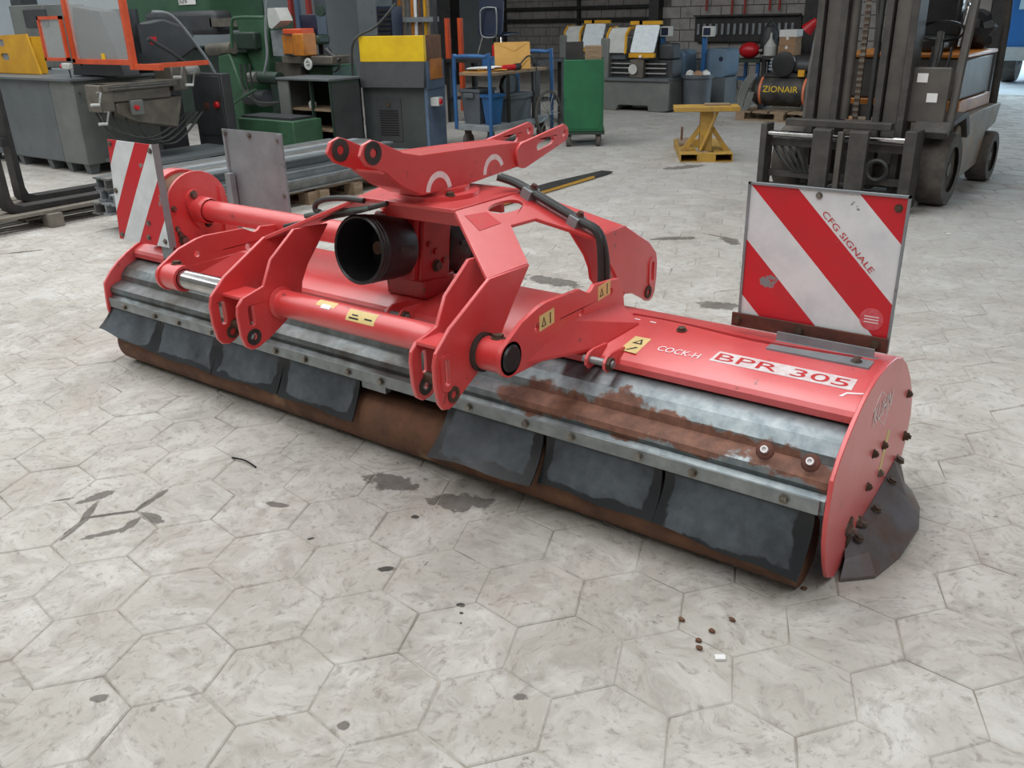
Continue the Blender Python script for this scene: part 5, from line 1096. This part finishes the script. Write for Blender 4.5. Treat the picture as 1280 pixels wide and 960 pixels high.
def wheel(x, y, r, wd, lab=None):
    t_ = MB().lathe([(r*.62, 0), (r*.95, 0), (r, wd*.12), (r, wd*.88), (r*.95, wd), (r*.62, wd)], (x-wd, y, r), (1, 0, 0), 32).build('tyre', 'tyre', fl_)
    MB().lathe([(r*.64, wd*.1), (r*.60, wd*.85), (r*.40, wd*.65), (r*.18, wd*.65), (r*.18, wd*.9), (.001, wd*.9)], (x-wd, y, r), (1, 0, 0), 28).build('wheel_rim', 'fk_panel', t_)
    for k_ in range(6): bolt(t_, (x-wd*.35, y+math.cos(k_*PI/3)*r*.3, r+math.sin(k_*PI/3)*r*.3), (1, 0, 0), .012, .015, 'bolt_rust')
wheel(.80, 5.22, .26, .19); wheel(-.28, 5.22, .26, .19); wheel(.82, 6.42, .20, .16); wheel(-.28, 6.42, .20, .16)
MB().px([(5.42, .16), (5.50, .12), (6.15, .16), (6.30, .40), (6.62, .44), (6.70, .60), (6.0, .60), (5.45, .57), (5.40, .45)], -.30, 1.06).build('chassis', 'fk_grey', fl_, .02)
MB().px([(4.95, .50), (5.0, .57), (5.40, .60), (5.52, .45), (5.58, .47), (5.45, .64), (5.0, .61), (4.92, .55)], .56, .24).build('mudguard', 'fk_black', fl_, .006)
MB().box(-.25, .70, 5.55, 6.5, .60, .70).build('battery_sill', 'amber', fl_, .01); MB().box(-.24, .69, 5.56, 6.45, .70, 1.0).build('battery_cover', 'fk_panel', fl_, .02); MB().box(-.25, .71, 5.54, 6.48, 1.0, 1.03).build('cover_lip', 'amber', fl_, .008)
MB().box(.42, .745, 5.00, 5.03, .60, .97).build('dash_panel', 'fk_panel', fl_, .01); MB().box(.53, .60, 4.994, 4.999, .87, .93).build('sticker', 'paper', fl_); MB().box(.61, .68, 4.994, 4.999, .74, .80).build('sticker', 'paper', fl_)
MB().cyl((.58, 5.15, .90), (.55, 5.34, 1.18), .025, n=10).build('steering_column', 'fk_black', fl_)
MB().lathe([(.15, -.012), (.165, 0), (.15, .012), (.138, 0), (.15, -.012)], (.55, 5.35, 1.19), (-.1, .45, .9), 28).build('steering_wheel', 'black_plastic', fl_)
for k_ in range(3): MB().tube([(.56+.06*k_, 5.10, .92), (.56+.06*k_, 5.16, 1.04), (.55+.06*k_, 5.2, 1.09)], .009, 6).build('lever', 'black_plastic', fl_)
MB().box(.0, .48, 5.72, 6.15, 1.03, 1.14).build('seat', 'black_plastic', fl_, .03); MB().box(.0, .48, 6.08, 6.20, 1.12, 1.45).build('seat_back', 'black_plastic', fl_, .03); MB().tube([(.52, 6.0, 1.06), (.52, 6.12, 1.32), (.50, 6.2, 1.36)], .012, 7).build('seat_rail', 'chrome', fl_)
MB().tube([(.775, 5.04, .55), (.775, 5.10, .95), (.76, 5.42, 1.95), (.74, 5.5, 2.1)], .03, 8, False).build('guard_post', 'fk_panel', fl_); MB().tube([(-.28, 5.12, .58), (-.28, 5.14, .95), (-.28, 5.42, 1.95), (-.28, 5.5, 2.1)], .032, 8, False).build('guard_post', 'fk_panel', fl_)
for x in (-.28, .71): MB().tube([(x, 6.62, .55), (x, 6.58, 1.2), (x, 6.3, 2.1)], .032, 8, False).build('guard_post', 'fk_black', fl_)
for i in range(6): MB().box(-.3, .7, 5.5+i*.15, 5.54+i*.15, 2.08, 2.12).build('guard_bar', 'fk_black', fl_)
MB().box(-.31, -.25, 5.48, 6.34, 2.07, 2.13).build('guard_rail', 'fk_black', fl_); MB().box(.64, .71, 5.48, 6.34, 2.07, 2.13).build('guard_rail', 'fk_black', fl_)
sk_ = thing('plastic_sack', 'crumpled shiny black plastic sack on the forklift tail', 'sack', (.45, 6.35, 1.03)); rr = random.Random(5); b = MB().sph((0, 0, 0), 1, n=18)
for v in b.v: v.xyz = v*(1+rr.uniform(-.22, .2)); v.x *= .17; v.y *= .16; v.z *= .15
for v in b.v: v.xyz = v+Vector((.53, 6.36, 1.16)); v.z = max(v.z, 1.032)
b.build('sack', 'black_plastic', sk_, ang=20)

fl_.rotation_euler.z = -.045; sk_.rotation_euler.z = -.045
# ------------------------------------------------------------------ truck outside the door
pm('truck_blue', S(52, 120, 190), rough=0.35); pm('windscreen', S(190, 220, 228), rough=0.1)
tk_ = thing('truck', 'bright blue truck parked outside the open door', 'truck', (.6, 17.5, 0))
MB().px([(16.4, .55), (16.4, 1.2), (16.7, 2.3), (18.6, 2.4), (18.6, .55)], -.75, 2.3).build('cab', 'truck_blue', tk_, .05)
MB().box(-.76, -.74, 16.9, 17.9, 1.25, 2.05).build('side_window', 'windscreen', tk_); MB().add([(-.6, 16.39, 1.22), (1.4, 16.39, 1.22), (1.4, 16.65, 2.2), (-.6, 16.65, 2.2), (-.6, 16.37, 1.22), (1.4, 16.37, 1.22), (1.4, 16.63, 2.2), (-.6, 16.63, 2.2)], [(3, 2, 1, 0), (4, 5, 6, 7), (0, 1, 5, 4), (1, 2, 6, 5), (2, 3, 7, 6), (3, 0, 4, 7)]).build('windscreen', 'windscreen', tk_)
MB().box(-.70, 1.5, 16.3, 16.42, .40, .62).build('bumper', 'light_plastic', tk_, .03)
for x in (-.80, 1.32):
    for y in (17.1, 20.5): MB().lathe([(.16, .02), (.22, 0), (.43, 0), (.45, .04), (.45, .22), (.43, .26), (.16, .26), (.001, .12)], (x, y, .45), (1, 0, 0), 28).build('wheel', 'tyre', tk_)
MB().box(-.75, 1.55, 18.8, 22.5, .8, 2.6).build('cargo_box', 'truck_blue', tk_, .03)
for x in (-.3, .9): MB().lathe([(.001, .03), (.09, .03), (.11, 0)], (x, 16.39, .85), (0, -1, 0), 16).build('headlamp', 'chart_white', tk_)
pm('yard', S(176, 180, 182), S(164, 168, 170), 2, 0.9)
struct(MB().box(-14, 14, 18.2, 34, -.003, 0).box(-6.0, 14, 14.4, 18.2, -.003, 0).build('ground_yard', 'yard'))

# ------------------------------------------------------------------ small litter on the floor
p_ = at(290, 572, 'z', .004); q_ = at(320, 584, 'z', .004); tag(MB().tube([p_, (p_+q_)/2+Vector((0, .004, .006)), q_], .003, 5).build('twig', 'dark_inside'), 'thin dark twig lying on the paving before the mower flaps', 'twig')
for i, (x, y) in enumerate(((900, 822), (1186, 292))):
    p_ = at(x, y, 'z', .003); tag(MB().box(-.012, .012, -.008, .008, -.003, .003, Matrix.Translation(p_) @ Matrix.Rotation(.6, 4, 'Z')).build('paper_scrap', 'paper'), ['tiny white paper scrap on the paving before the mower', 'white paper scrap on the paving behind the striped board'][i], 'paper scrap')
for i, (x, y) in enumerate(((852, 774), (873, 800), (874, 810), (890, 788), (1005, 735), (915, 774))):
    p_ = at(x, y, 'z', .004); b = MB().sph((0, 0, 0), .008, (1.2, .9, .6), 6)
    for v in b.v: v.xyz = v*random.uniform(.8, 1.2)+p_
    tag(b.build('dirt_crumb', 'rust'), 'small brown crumb of dirt on the paving before the roller', 'dirt crumb', 'dirt crumbs by the roller')
